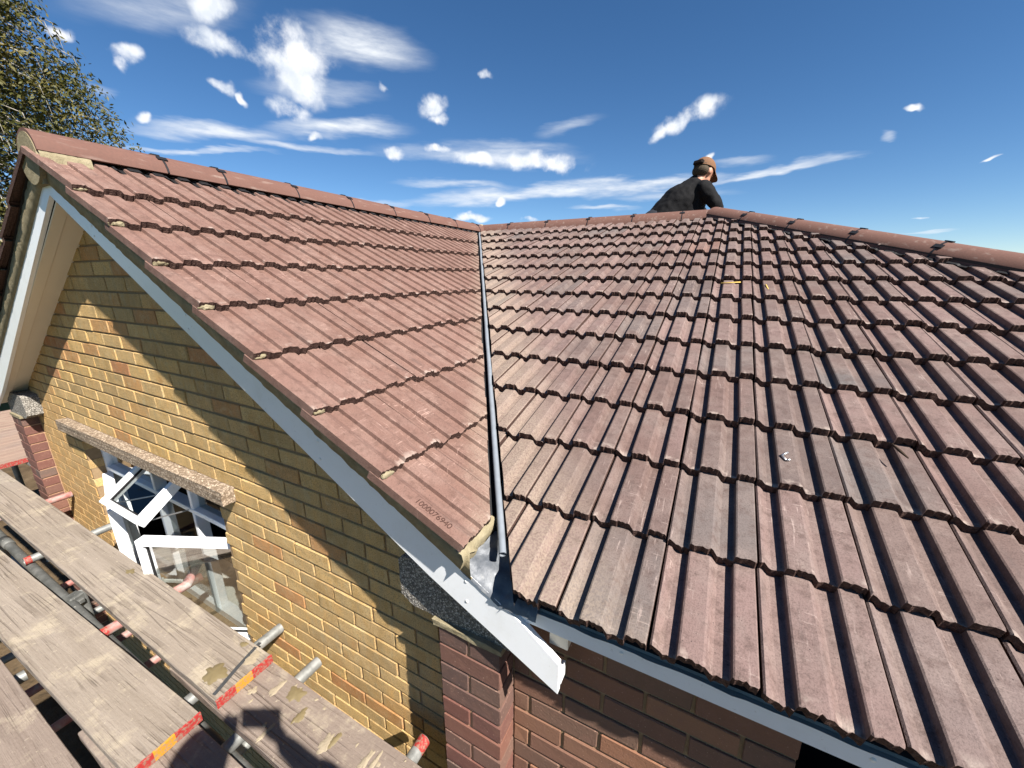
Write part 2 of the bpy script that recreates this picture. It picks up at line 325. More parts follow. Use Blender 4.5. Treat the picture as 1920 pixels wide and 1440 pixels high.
    for nm_, cl_ in (('paint_red', (.27, .022, .02)), ('paint_yellow', (.42, .19, .015))):
        g = G(nm_, .6, .3); w_ = g.rng(g.noise(90, 4, .7), .46, .60); g.color(g.mix(g.math('MULTIPLY', w_, .8), cl_, (.20, .155, .115))); g.bump(g.noise(120, 4), .5, .002)
    g = G('mortar_wet', .6, .35); g.color(g.mix(g.noise(30, 5), (0.12, 0.093, 0.045), (0.168, 0.132, 0.069))); g.bump(g.noise(70, 4), .6, .004)
    plain('mortar_dry', (.27, .225, .16), .95, .1, var=.25, scale=60, bump=.8, bdist=.004)
    g = G('lead_sheet', .45, .4); n = g.noise(20, 7, .7); g.color(g.ramp(n, [(.3, (.07, .08, .095)), (.55, (.125, .135, .15)), (.75, (.30, .30, .295))])); g.b.inputs['Metallic'].default_value = .15; g.rough(g.rng(n, .3, .75, .4, .65)); g.bump(g.math('ADD', g.noise(28, 4), g.noise(90, 4)), .3, .003)
    plain('lead_dull', (.165, .185, .21), .6, .4, .0, var=.25, scale=30, bump=.3)
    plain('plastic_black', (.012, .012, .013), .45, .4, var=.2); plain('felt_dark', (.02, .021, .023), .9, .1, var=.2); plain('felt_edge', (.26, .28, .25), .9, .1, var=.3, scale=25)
    plain('rubber_gasket', (.015, .015, .016), .6, .3); plain('handle_white', (.75, .75, .72), .35, .5); plain('dark_strap', (.08, .085, .09), .4, .5, .5, var=.3)
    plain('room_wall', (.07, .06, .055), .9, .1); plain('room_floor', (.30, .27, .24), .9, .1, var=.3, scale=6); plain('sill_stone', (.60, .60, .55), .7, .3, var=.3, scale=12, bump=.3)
    plain('jacket_black', (.0045, .0045, .0055), .85, .2, var=.25, scale=25, bump=.5, bdist=.004); plain('trousers_dark', (0.024, 0.0256, 0.032), .9, .15); plain('skin', (0.4, 0.2, 0.132), .55, .35, var=.1, scale=30)
    plain('hair_grey', (0.06, 0.045, 0.03), .8, .2, var=.4, scale=120, bump=.6, bdist=.003); plain('cap_tan', (.15, .082, .048), .9, .1, var=.15, scale=60, bump=.3); plain('cap_dark', (0.018, 0.0132, 0.012), .9, .1); plain('boot_leather', (0.042, 0.027, 0.018), .7, .3); plain('shirt_grey', (0.09, 0.096, 0.108), .9, .1); plain('phone_body', (0.018, 0.018, 0.021), .3, .5)
    g = G('bark', .9, .1); g.color(g.ramp(g.noise(6, 6, .7), [(.35, (.08, .065, .05)), (.55, (.24, .22, .19)), (.7, (.5, .48, .43))])); g.bump(g.noise(20, 4), .7, .02)
    g = G('leaf', .6, .3); c = g.ramp(g.noise(.9, 4, .6), [(.3, (0.033, 0.0372, 0.0072)), (.5, (0.057, 0.057, 0.0108)), (.7, (0.102, 0.081, 0.0156))]); g.color(g.mix(g.rng(g.noise(7, 2), .5, .75, 0, .5), c, (0.12, 0.084, 0.021))); g.b.inputs['Transmission Weight'].default_value = 0
    g = G('ground_soil', .95, .1); c = g.ramp(g.noise(3, 7, .7), [(.3, (.05, .035, .02)), (.55, (.10, .07, .04)), (.75, (.16, .125, .08))]); g.color(g.mix(g.rng(g.vor(14), .1, .35, .5, 0), c, (.04, .03, .02))); g.bump(g.noise(16, 6, .7), 1., .03)
    g = G('lawn', .95, .1); g.color(g.ramp(g.noise(.4, 6, .7), [(.3, (.045, .07, .015)), (.6, (.08, .10, .025)), (.8, (.13, .13, .04))])); g.bump(g.noise(30, 4), .8, .03)
    plain('house_brick_far', (.32, .17, .11), .9, .1, var=.3, scale=3); plain('roof_far', (.34, .14, .09), .9, .1, var=.25, scale=4); plain('steel_clip', (.5, .5, .5), .35, .5, .8); plain('straw', (.55, .38, .10), .8, .2); plain('twig', (.05, .035, .025), .9, .1)
    g = G('numerals', .9, .1); g.color(g.mix(g.noise(80, 3), (.04, .022, .018), (.07, .038, .03)))
    # window glass
    m = bpy.data.materials.new('window_glass'); m.use_nodes = True; nt = m.node_tree; nt.nodes.clear(); MATS['window_glass'] = m
    o = nt.nodes.new('ShaderNodeOutputMaterial'); mx = nt.nodes.new('ShaderNodeMixShader'); tr = nt.nodes.new('ShaderNodeBsdfTransparent'); gl = nt.nodes.new('ShaderNodeBsdfGlossy'); fr = nt.nodes.new('ShaderNodeFresnel')
    fr.inputs[0].default_value = 1.5; gl.inputs['Roughness'].default_value = .02; tr.inputs[0].default_value = (.80, .85, .84, 1)
    ad = nt.nodes.new('ShaderNodeMath'); ad.operation = 'MULTIPLY_ADD'; ad.inputs[1].default_value = .7; ad.inputs[2].default_value = .0; ad.use_clamp = True
    for a, b in ((fr.outputs[0], ad.inputs[0]), (ad.outputs[0], mx.inputs[0]), (tr.outputs[0], mx.inputs[1]), (gl.outputs[0], mx.inputs[2]), (mx.outputs[0], o.inputs[0])): nt.links.new(a, b)
make_materials()
m = MATS
# ------------------------------------------------------------------ ground
def disc(name, r, z, mat, n=64):
    V = [(0, 0, z)]+[(r*math.cos(2*math.pi*k/n), r*math.sin(2*math.pi*k/n), z) for k in range(n)]
    return new(name, pydata(name, V, [(0, 1+k, 1+(k+1) % n) for k in range(n)]), mat)
tag(disc('ground', 900, ZG-.02, m['lawn']), kind='structure')
bm = bmesh.new(); bmesh.ops.create_grid(bm, x_segments=60, y_segments=40, size=1, matrix=Matrix.Translation((-2.5, -.6, ZG)) @ Matrix.Diagonal((12, 5, 1, 1)))
for v in bm.verts: v.co.z += .05*mnoise.noise(v.co*1.7)+.02
tag(new('path', bm_mesh(bm, 'path'), m['ground_soil']), kind='structure')
# ------------------------------------------------------------------ the bungalow
house = empty('bungalow', (XA, YW, ZG))
tag(house, 'brick bungalow with yellow brick gable, red brick piers and two brown tiled roofs', 'house')
def part(name, me, mat, parent=None):
    o = new(name, me, mat); o.parent = parent or house
    if (parent or house) is house: o.matrix_parent_inverse = Matrix.Translation(house.location).inverted()
    return o
def pbox(name, lo, hi, mat, parent=None, ch=0., M=None):
    bm = bmesh.new(); add_box(bm, lo, hi, M, ch); return part(name, bm_mesh(bm, name), mat, parent)
# --- wall backings (mortar)
XL, XRp = 2*XA+.44, -.44                        # outer faces of the two piers
WX0, WX1, WZ0, WZ1 = -3.88, -2.12, -2.115, -1.045    # window opening
MB = .006                                         # joints recessed
def wallpoly(name, mat):
    bm = bmesh.new(); y0 = YW+MB; y1 = YW+.10
    def slab(a, b, z0, z1a, z1b):
        vs = [bm.verts.new(p) for p in ((a, y0, z0), (b, y0, z0), (b, y0, z1b), (a, y0, z1a), (a, y1, z0), (b, y1, z0), (b, y1, z1b), (a, y1, z1a))]
        for f in ((0, 1, 2, 3), (7, 6, 5, 4), (0, 4, 5, 1), (1, 5, 6, 2), (2, 6, 7, 3), (3, 7, 4, 0)): bm.faces.new([vs[i] for i in f])
    zt = lambda x: .40-TG*abs(x-XA)
    slab(XL, WX0, ZG, zt(XL), zt(WX0)); slab(WX1, XRp, ZG, zt(WX1), zt(XRp))
    slab(WX0, XA, WZ1, zt(WX0), zt(XA)); slab(XA, WX1, WZ1, zt(XA), zt(WX1)); slab(WX0, WX1, ZG, WZ0, WZ0)
    return part(name, bm_mesh(bm, name), mat)
gable = wallpoly('gable_wall', m['mortar_tan'])
gable['label'] = 'yellow buff brick gable wall'
# --- bricks, shared chamfered variants
def brick_variants(n, L_, H_, D_, j=.0012):
    out = []
    for i in range(n):
        bm = bmesh.new(); add_box(bm, (-L_/2, 0, -H_/2), (L_/2, D_, H_/2), ch=.0022)
        for v in bm.verts: v.co += Vector((rnd.uniform(-j, j), rnd.uniform(-j, j), rnd.uniform(-j, j)))
        out.append(bm_mesh(bm, 'brick'))
    return out
def layout(x0, x1, z0, z1, keep, phase=0., zref=-1.045):
    """stretcher bond: list of (x, z, length)"""
    out = []; k0 = math.floor((z0-zref)/.075)
    k = k0
    while True:
        zb = zref+k*.075
        if zb > z1: break
        x = x0-.225+((k % 2)*.1125+phase) % .225
        while x < x1:
            a, b = max(x, x0), min(x+.215, x1)
            for (ca, cb) in keep(a, b, zb, zb+.065):
                if cb-ca > .035: out.append(((ca+cb)/2, zb+.0325, cb-ca))
            x += .225
        k += 1
    return out
def gkeep(a, b, z0, z1):
    if z0 > .33-TG*min(abs(a-XA), abs(b-XA), abs((a+b)/2-XA)): return []
    if z1 < WZ0+.005 or z0 > WZ1-.005: return [(a, b)]
    r = []
    if a < WX0: r.append((a, min(b, WX0+.004)))
    if b > WX1: r.append((max(a, WX1-.004), b))
    return r
bl = layout(XL+.225, XRp-.225, ZG, .34, gkeep)
# soldier/quoin ends at the window jambs read from the bond itself
bl = [b for b in bl if not (b[1] > -1.045 and b[1] < -.965 and -3.99 < b[0] < -1.95)]
def vis(p):
    x, y = proj(Vector((p[0], YW, p[1])))
    return -20 < x < 1940 and -20 < y < 1460
def hiddenbyboards(p):  # far below the scaffold boards
    return p[1] < -2.15
cand = sorted([b for b in bl if vis(b) and not hiddenbyboards(b)], key=lambda b: Vector((b[0], YW, b[1])).length)
indiv = set(cand[:300]); bv = {}
def brick_mesh(L_, mat, depth, tagname):
    key = (tagname, round(L_, 2))
    if key not in bv:
        bv[key] = brick_variants(4, L_, .065, depth)
        for me in bv[key]: me.materials.append(mat)
    return rnd.choice(bv[key])
stuff = []
for b in bl:
    if b in indiv:
        o = bpy.data.objects.new('brick', brick_mesh(b[2], m['brick_buff'], .088, 'y')); C.objects.link(o); o.parent = gable
        o.location = (b[0], YW+rnd.uniform(-.0015, .002), b[1]); o.rotation_euler = (rnd.uniform(-.008, .008), rnd.uniform(-.004, .004), rnd.uniform(-.006, .006))
    else: stuff.append(b)
bm = bmesh.new()
for b in stuff: add_box(bm, (b[0]-b[2]/2, YW, b[1]-.0325), (b[0]+b[2]/2, YW+.06, b[1]+.0325))
o = new('bricks', bm_mesh(bm, 'bricks'), m['brick_buff'], gable); o['kind'] = 'stuff'
# --- red brick main wall, set back beside the right-hand pier
red = None
def redwall():
    global red
    bm = bmesh.new()
    add_box(bm, (XRp-.2, YRW+MB, ZG), (.287, YRW+.1, -.86)); add_box(bm, (.287, YRW+MB, ZG), (1.45, YRW+.1, -2.2)); add_box(bm, (1.45, YRW+MB, ZG), (3.4, YRW+.1, -.86))
    red = part('front_wall', bm_mesh(bm, 'front_wall'), m['mortar_tan']); red['label'] = 'red brick front wall under the eaves'
    def keep(a, b, z0, z1):
        if z1 < -2.2: return [(a, b)]
        r = []
        if a < .287: r.append((a, min(b, .287)))
        if b > 1.45: r.append((max(a, 1.45), b))
        return r
    bl = layout(XRp+.004, 3.4, ZG, -.875, keep, .06, -1.063)
    st = []
    for b in bl:
        if b[0] < .3 and b[1] > -1.95:
            o = bpy.data.objects.new('brick', brick_mesh(b[2], m['brick_russet'], .06, 'r')); C.objects.link(o); o.parent = red
            o.location = (b[0], YRW+rnd.uniform(-.001, .0015), b[1]); o.rotation_euler = (rnd.uniform(-.006, .006), rnd.uniform(-.004, .004), rnd.uniform(-.005, .005))
        else: st.append(b)
    bm = bmesh.new()
    for b in st: add_box(bm, (b[0]-b[2]/2, YRW, b[1]-.0325), (b[0]+b[2]/2, YRW+.06, b[1]+.0325))
    o = new('bricks', bm_mesh(bm, 'bricks'), m['brick_russet'], red); o['kind'] = 'stuff'
redwall()
# --- piers
def pier(x0, x1, label):
    bm = bmesh.new(); add_box(bm, (x0+MB, YP+MB, ZG), (x1-MB, YW+.03, -1.063)); p = part('pier', bm_mesh(bm, 'pier'), m['mortar_pink']); p['label'] = label
    k = 0; z = -1.063-.065
    while z > ZG:
        spans = [(x0, x1)] if k % 2 else [(x0, (x0+x1)/2-.005), ((x0+x1)/2+.005, x1)]
        for a, b in spans:
            o = bpy.data.objects.new('brick', brick_mesh(b-a, m['brick_red'], YW-YP-.004, 'p')); C.objects.link(o); o.parent = p
            o.location = ((a+b)/2, YP+rnd.uniform(-.001, .001), z+.0325); o.rotation_euler = (0, rnd.uniform(-.004, .004), rnd.uniform(-.005, .005))
        z -= .075; k += 1
    return p
pier(XRp-.222, XRp, 'dark red brick pier beside the front wall'); pier(XL, XL+.222, 'dark red brick pier at the far corner of the gable')
# --- exposed aggregate kneelers and their mortar beds
def rough_block(name, poly, y0, y1, mat, amp=.003, cuts=6):
    """prism of an x-z outline between two y planes, roughened"""
    bm = bmesh.new(); a = [bm.verts.new((x, y0, z)) for x, z in poly]; b = [bm.verts.new((x, y1, z)) for x, z in poly]
    bm.faces.new(a); bm.faces.new(b[::-1])
    for i in range(len(a)): j = (i+1) % len(a); bm.faces.new((a[j], a[i], b[i], b[j]))
    bmesh.ops.triangulate(bm, faces=bm.faces); bmesh.ops.subdivide_edges(bm, edges=bm.edges, cuts=cuts, use_grid_fill=True)
    for v in bm.verts: v.co += Vector([mnoise.noise(v.co*60+Vector((i*9., 0, 0)))*amp for i in range(3)])
    return bm_mesh(bm, name)
for s, lab in ((1, 'speckled concrete kneeler stone on the near pier'), (-1, 'speckled concrete kneeler stone on the far pier')):
    fx = (lambda x: x) if s == 1 else (lambda x: 2*XA-x)
    k = part('kneeler_stone', rough_block('kneeler', [(fx(x), z) for x, z in ((-.80, -.865), (-.818, -.88), (-.818, -1.018), (-.77, -1.046), (-.415, -1.046), (-.415, -.90), (-.50, -.865))], .779, YW+.02, m['aggregate_grey']), m['aggregate_grey']); k['label'] = lab
    part('mortar_bed', rough_block('mortar_bed', [(fx(x), z) for x, z in ((-.68, -1.043), (-.68, -1.0625), (-.432, -1.0625), (-.432, -1.043))], YP-.006, YW, m['mortar_verge'], .004, 4), m['mortar_verge'])
# --- lintel
part('lintel', rough_block('lintel', [(-4.03, -.972), (-4.03, -1.043), (-1.945, -1.043), (-1.945, -.972)], .808, YW+.05, m['aggregate_brown'], .0035, 5), m['aggregate_brown'])['label'] = 'rough brown pebble concrete lintel over the window'
# --- barge boards, soffits
BT = lambda t: .412+.030*min(1, t/2.2)-TG*t      # top and bottom edge of the barge board
BB = lambda t: .345-.045*min(1, t/2.0)+.025*max(0, t-2.0)/.42-TG*t
def barge(s, xend):
    bm = bmesh.new(); y0, y1 = YB, YB+.018; n = 24
    fx = (lambda t: XA+s*t)
    T = abs(xend-XA); rows = []
    for i in range(n+1):
        t = T*i/n; zt = BT(t); zb_ = BB(t)
        if i == n: zt -= .02
        rows.append([bm.verts.new((fx(t), y, z)) for y, z in ((y0, zb_), (y0, zt), (y1, zt), (y1, zb_))])
    for a, b in zip(rows, rows[1:]):
        for k in range(4): bm.faces.new((a[k], a[(k+1) % 4], b[(k+1) % 4], b[k]))
    bm.faces.new(rows[0]); bm.faces.new(rows[-1][::-1])
    return bm_mesh(bm, 'barge')
b = part('barge_board', barge(1, -.246), m['upvc_white']); b['label'] = 'white plastic barge board running past the eaves'
part('barge_board', barge(-1, 2*XA+.246), m['upvc_white'])['label'] = 'white plastic barge board on the far verge'
for t in (.35, .95, 1.6, 2.15):      # plastic-capped fixing pins and a joint cover
    for f_ in (.25, .75):
        bm = bmesh.new(); bmesh.ops.create_uvsphere(bm, u_segments=10, v_segments=6, radius=.0055, matrix=Matrix.Translation((XA+t, YB, BB(t)+(BT(t)-BB(t))*f_)) @ Matrix.Diagonal((1, .5, 1, 1))); part('fixing_pin', bm_mesh(bm, 'fixing_pin', True), m['handle_white'])
for x in (-.1, .35, .8, 1.25):
    bm = bmesh.new(); bmesh.ops.create_uvsphere(bm, u_segments=10, v_segments=6, radius=.005, matrix=Matrix.Translation((x, .745, -.844)) @ Matrix.Diagonal((1, .5, 1, 1))); part('fixing_pin', bm_mesh(bm, 'fixing_pin', True), m['handle_white'])
# returned lip at the cut end of the near barge
pbox('end_lip', (-.252, YB+.018, -1.03), (-.244, YB+.05, -.985), m['upvc_white'])
for s in (1, -1):
    T0, T1 = .0, 2.30; e = [];  bm = bmesh.new()
    for (ya, yb, drop) in ((YB+.0185, YB+.062, -.004), (YB+.064, YW+.03, .0)):
        v = [bm.verts.new((XA+s*t, y, .328-TG*t+dz+drop)) for dz in (0, .01) for t, y in ((T0, ya), (T1, ya), (T1, yb), (T0, yb))]
        for f in ((0, 1, 2, 3), (7, 6, 5, 4), (0, 4, 5, 1), (1, 5, 6, 2), (2, 6, 7, 3), (3, 7, 4, 0)): bm.faces.new([v[i] for i in f])
    part('soffit', bm_mesh(bm, 'soffit'), m['soffit_board'])
# --- main fascia, soffit, felt strip
pbox('fascia', (-.40, .745, -.873), (3.55, .763, -.829), m['upvc_white'])['label'] = 'white plastic fascia board under the tile edge'
pbox('eaves_soffit', (-.40, .763, -.871), (3.5, YRW+.03, -.861), m['soffit_board'])
pbox('soffit_block', (-.285, .764, -.93), (-.235, .84, -.872), m['soffit_board'])
def felt():
    V, Fc = [], []; n = 160; x0, x1 = -.36, 3.5
    for i in range(n+1):
        x = x0+(x1-x0)*i/n; j = .006*mnoise.noise(Vector((x*14, 0, 0)))+.004*mnoise.noise(Vector((x*45, 3, 0)))
        V += [(x, .741+j*.7, -.826), (x, .752, -.8255), (x, .80, -.80)]
    for i in range(n):
        a = 3*i; Fc += [(a, a+3, a+4, a+1), (a+1, a+4, a+5, a+2)]
    return pydata('felt', V, Fc)
part('eaves_felt', felt(), m['felt_edge'])
# ------------------------------------------------------------------ roofs
def deck(name, polys, mat, off=-.02):
    V, Fc = [], []
    for p in polys:
        Fc.append(tuple(range(len(V), len(V)+len(p)))); V += [(x, y, z+off) for x, y, z in p]
    return part(name, pydata(name, V, Fc), mat)
zg = lambda x: ZR-TG*abs(x-XA)
zm = lambda y: ZR-TM*abs(y-YR)
yv = lambda x: YR-KV*(x-XA)
XE = X0G+.0
gable_roof = deck('gable_roof', [[(XA, YV+.03, ZR), (XE, YV+.03, zg(XE)), (XE, yv(XE), zg(XE)), (XA, YR, ZR)], [(XA, YV+.03, ZR), (XA, YR+.0, ZR), (2*XA-XE, yv(XE), zg(XE)), (2*XA-XE, YV+.03, zg(XE))]], m['felt_dark'])
XH = HX+(YR-YN)       # eaves corner at the hip
main_roof = deck('main_roof', [[(XA, YR, ZR), (-.36, yv(-.36), zm(yv(-.36))), (-.36, YN+.02, zm(YN+.02)), (XH, YN+.02, zm(YN+.02)), (HX, YR, ZR)],
    ], m['felt_dark'])
deck('rear_roof', [[(HX, YR, ZR), (XH, YN+.02, zm(YN+.02)), (XH, 2*YR-YN, zm(YN+.02))], [(XA-3.3, YR, ZR), (HX, YR, ZR), (XH, 2*YR-YN, zm(YN+.02)), (XA-3.3, 2*YR-YN, zm(YN+.02))]], m['tile_weathered'], -.002)
gable_roof['label'] = 'gable roof of even brown-red ribbed tiles'; main_roof['label'] = 'hipped main roof of weathered mauve ribbed tiles'
PROF = [(0, .0130), (.004, .0165), (.010, .0140), (.020, .0022), (.026, 0), (.048, 0), (.0505, .0015), (.0525, .0195), (.056, .0215), (.098, .0215), (.103, .0190), (.113, .0020), (.118, 0), (.146, 0), (.1485, .0015), (.1505, .0195), (.154, .0215), (.1915, .0215), (.1945, .0180)]
STEP, THK = .0285, .0255
RIB = [1.]          # relief of the ribs: the newer gable tiles are flatter
def tile_bm(gauge, length, verge=False, seed=0):
    """local axes: x across, y up the slope, z out of the roof; y = 0 is the nose"""
    r = random.Random(seed); bm = bmesh.new(); lay = bm.faces.layers.int.get('x')
    P = list(PROF)
    if verge: P = [(-.040, .0185), (-.036, .0215)]+[(-.002, .0215)]+P[1:]
    P = [(x_, h_*RIB[0]) for x_, h_ in P]
    # extra points so that the nose is ragged
    Q = []
    for (a, ha), (b, hb) in zip(P, P[1:]):
        Q.append((a, ha)); n = max(1, int((b-a)/.006))
        for k in range(1, n): Q.append((a+(b-a)*k/n, ha+(hb-ha)*k/n))
    Q.append(P[-1])
    top0, top1, topm, bot0, bot1 = [], [], [], [], []
    sl = STEP/gauge
    for x, h in Q:
        jy, jz = r.uniform(-.0042, .0042), r.uniform(-.006, .0035)
        top0.append(bm.verts.new((x, jy*.7, h+STEP-.0016+r.uniform(-.0012, .0008)))); topm.append(bm.verts.new((x, .006, h+STEP-sl*.006)))
        top1.append(bm.verts.new((x, length, h+STEP-sl*length)))
        bot0.append(bm.verts.new((x, .001+jy, h+STEP-THK+jz-(.003 if h < .005 else 0)))); bot1.append(bm.verts.new((x, length, h+STEP-THK-sl*length)))
    n = len(Q)
    for i in range(n-1):
        for a, b, mi in ((top0, topm, 0), (topm, top1, 0), (bot1, bot0, 1), (bot0, top0, 1)):
            f = bm.faces.new((a[i], a[i+1], b[i+1], b[i])); f.material_index = mi
    for i in (0, n-1):
        f = bm.faces.new((bot0[i], top0[i], topm[i], top1[i], bot1[i])); f.material_index = 1 if not (verge and i == 0) else 0
    bmesh.ops.recalc_face_normals(bm, faces=bm.faces)
    return bm
def tile_mesh(bm, mat):
    me = bpy.data.meshes.new('roof_tile'); bm.to_mesh(me); bm.free(); me.materials.append(mat); me.materials.append(m['tile_core']); return me
def lay_roof(roof, mat, fr, rows, gauge, cols, cuts, maxv, ranked=None, vergecol=None, seed=1, jit=.0012):
    """fr(k, c) -> frame matrix of the tile; cuts: list of (point, normal) in world, keep the side the normal points to"""
    var = [tile_mesh(tile_bm(gauge, .33, seed=seed*50+i), mat) for i in range(7)]
    varv = [tile_mesh(tile_bm(gauge, .33, True, seed=seed*70+i), mat) for i in range(4)] if vergecol is not None else None
    r = random.Random(seed); todo = []
    for k in range(rows):
        for c in cols: todo.append((k, c, fr(k, c)))
    res = []
    for k, c, M in todo:
        L_ = min(.33 if k < rows-1 else .47, maxv(k)); vg = (vergecol == c)
        x0 = -.04 if vg else 0
        P8 = [M @ Vector((x, y, 0)) for x in (x0, .2) for y in (0, L_)]
        st = 'in'
        for (p, nn) in cuts:
            dd = [(q-p).dot(nn) for q in P8]
            if max(dd) < .004: st = 'out'; break
            if min(dd) < 0: st = 'cut'
        if st == 'out': continue
        if st == 'in' and abs(L_-.33) < .001:
            me = r.choice(varv if vg else var)
        else:
            bm = tile_bm(gauge, L_, vg, seed*1000+k*60+c); Mi = M.inverted()
            for (p, nn) in cuts:
                lp = Mi @ p; ln = (Mi.to_3x3() @ nn).normalized()
                g = bmesh.ops.bisect_plane(bm, geom=bm.verts[:]+bm.edges[:]+bm.faces[:], plane_co=lp, plane_no=ln, clear_inner=True)
                ed = [e for e in g['geom_cut'] if isinstance(e, bmesh.types.BMEdge)]
                if ed:
                    ff = bmesh.ops.contextual_create(bm, geom=ed)['faces'] if len(ed) > 2 else []
                    for f in ff: f.material_index = 1
            if len(bm.faces) < 3: bm.free(); continue
            me = tile_mesh(bm, mat)
        J = Matrix.Translation((r.uniform(-jit, jit), r.uniform(-.006, .006), r.uniform(0, .003))) @ Matrix.Rotation(r.uniform(-.009, .009), 4, 'Z') @ Matrix.Rotation(r.uniform(-.012, .012), 4, 'Y') @ Matrix.Rotation(r.uniform(-.002, .006), 4, 'X')
        res.append((k, c, M @ J, me))
    if ranked:
        res.sort(key=lambda t: ranked(t[2].translation)); 
    for i, (k, c, M, me) in enumerate(res):
        if i < 300:
            o = bpy.data.objects.new('roof_tile', me); C.objects.link(o); o.parent = roof; o.matrix_basis = M
    rest = res[300:]
    if rest:
        bm = bmesh.new()
        for k, c, M, me in rest:
            n0 = len(bm.verts); bm.from_mesh(me); bm.verts.ensure_lookup_table(); bmesh.ops.transform(bm, matrix=roof_inv @ M, verts=bm.verts[n0:])
        me = bpy.data.meshes.new('roof_tiles'); bm.to_mesh(me); bm.free(); o = new('roof_tiles', me, [mat, m['tile_core']], roof); o['kind'] = 'stuff'
    return res
roof_inv = Matrix()
# main roof: x across (+X), y up-slope (+Y, up)
uM, vM = Vector((1, 0, 0)), Vector((0, math.cos(AM), math.sin(AM))); nM = uM.cross(vM)
def frM(k, c): y = YN+GA*k; return frame(Vector((-.04+.2*c, y, zm(y))), uM, vM, nM)
hipn = Vector((-1, -1, 0)).normalized(); hip0 = Vector((HX, YR, 0))
def rankM(p):
    x, y = proj(p); d = p.length
    return d + (100 if not (-60 < x < 2150 and y < 1560) else 0)
rowsM = 14
lay_roof(main_roof, m['tile_weathered'], frM, rowsM, GA/math.cos(AM), range(-14, 19), [(V0-NV*.004, NV), (hip0+hipn*.05, hipn)], lambda k: (YR-.015-(YN+GA*k))/math.cos(AM), rankM, seed=3)
# gable right slope: across = +Y, up-slope = -X
RIB[0] = .68
uG, vG = Vector((0, 1, 0)), Vector((-math.cos(AG), 0, math.sin(AG))); nG = uG.cross(vG)
def frG(k, c): x = X0G-GG*k; return frame(Vector((x, YV+.04+.2*c, zg(x))), uG, vG, nG)
gable_tiles = lay_roof(gable_roof, m['tile_new'], frG, 8, GG/math.cos(AG), range(0, 18), [(V0-NV*.048, -NV)], lambda k: (X0G-GG*k-XA-.01)/math.cos(AG), None, 0, seed=5)
# far slope of the gable: only its verge is in view
uH, vH = Vector((0, 1, 0)), Vector((math.cos(AG), 0, math.sin(AG))); nH = vH.cross(uH)
NVL = Vector((-KV, 1, 0)).normalized()
def frH(k, c):
    x = 2*XA-(X0G-GG*k); return frame(Vector((x, YV+.2+.2*c, zg(x))), -uH, vH, (-uH).cross(vH))
lay_roof(gable_roof, m['tile_new'], frH, 8, GG/math.cos(AG), range(0, 3), [], lambda k: (X0G-GG*k-XA-.01)/math.cos(AG), None, None, seed=6)
# plain tiling beyond what can be seen (rear slope, far slope)
def prof(x):
    x = x % .2
    for (a, ha), (b, hb) in zip(PROF, PROF[1:]):
        if a <= x <= b: return ha+(hb-ha)*(x-a)/max(b-a, 1e-6)
    return .0125
# --- ridge and hip tiles
RR = .116
def arc_bm(L_, r0, r1, a=80, seg=14, j=0.):
    bm = bmesh.new(); rings = []
    for x in (0, L_*.5, L_):
        row = []
        for rr, rev in ((r1, 1), (r0, -1)):
            for k in range(seg+1):
                t = math.radians(-a+2*a*k/seg)*rev; row.append(bm.verts.new((x, rr*math.sin(t), rr*math.cos(t))))
        rings.append(row)
    n = len(rings[0])
    for A, B in zip(rings, rings[1:]):
        for k in range(n): bm.faces.new((A[k], A[(k+1) % n], B[(k+1) % n], B[k]))
    bm.faces.new(rings[0]); bm.faces.new(rings[-1][::-1])
    return bm
def ridge_run(roof, pts, zoff=.068):
    """pts: points on the apex line; one tile between each pair, a black clip at each inner joint"""
    for i, (a, b) in enumerate(zip(pts, pts[1:])):
        a, b = Vector(a), Vector(b); u = (b-a).normalized(); sd = Vector((-u.y, u.x, 0)).normalized(); up = u.cross(sd)
        if up.z < 0: up = -up; 
        sd = up.cross(u)
        L_ = (b-a).length-.007
        me = bm_mesh(arc_bm(L_, RR-.016, RR+rnd.uniform(-.0015, .0015)), 'ridge_tile'); smooth_by_angle(me, 35)
        o = new('ridge_tile', me, m['ridge_concrete'], roof); o.matrix_basis = frame(a+up*(zoff-RR)+u*.0035, u, sd, up) @ Matrix.Rotation(rnd.uniform(-.012, .012), 4, 'X')
        if i:
            bm = arc_bm(.009, RR-.02, RR+.002, 78)
            for kk in (-1, 1):
                t = math.radians(38*kk); add_box(bm, (-.016, -.012, -.003), (.026, .012, .004), Matrix.Translation((0, (RR+.001)*math.sin(t), (RR+.001)*math.cos(t))) @ Matrix.Rotation(-t, 4, 'X'))
            add_box(bm, (-.012, -.012, -.002), (.024, .012, .005), Matrix.Translation((0, 0, RR+.001)))
            o = new('ridge_clip', bm_mesh(bm, 'ridge_clip'), m['plastic_black'], roof); o.matrix_basis = frame(a+up*(zoff-RR)-u*.0045, u, sd, up)
GJ = [.697, 1.148, 1.423, 1.865, 2.315, 2.765, 3.225, 3.68, 4.14, 4.27]
ridge_run(gable_roof, [(XA, y, ZR) for y in GJ])
ridge_run(main_roof, [(x, YR, ZR) for x in (XA+.05, -2.25, -1.783, -1.312, -.857, -.403, HX-.005)])
ridge_run(main_roof, [(XA+.05-.46*k, YR, ZR) for k in range(0, 8)])
hu = Vector((1, -1, -TM)); ridge_run(main_roof, [Vector((HX, YR, ZR))+hu*t for t in (.004, .28, .586, .895, 1.205, 1.51, 1.82, 2.13, 2.44, 2.75, 3.06, 3.37)], .088)
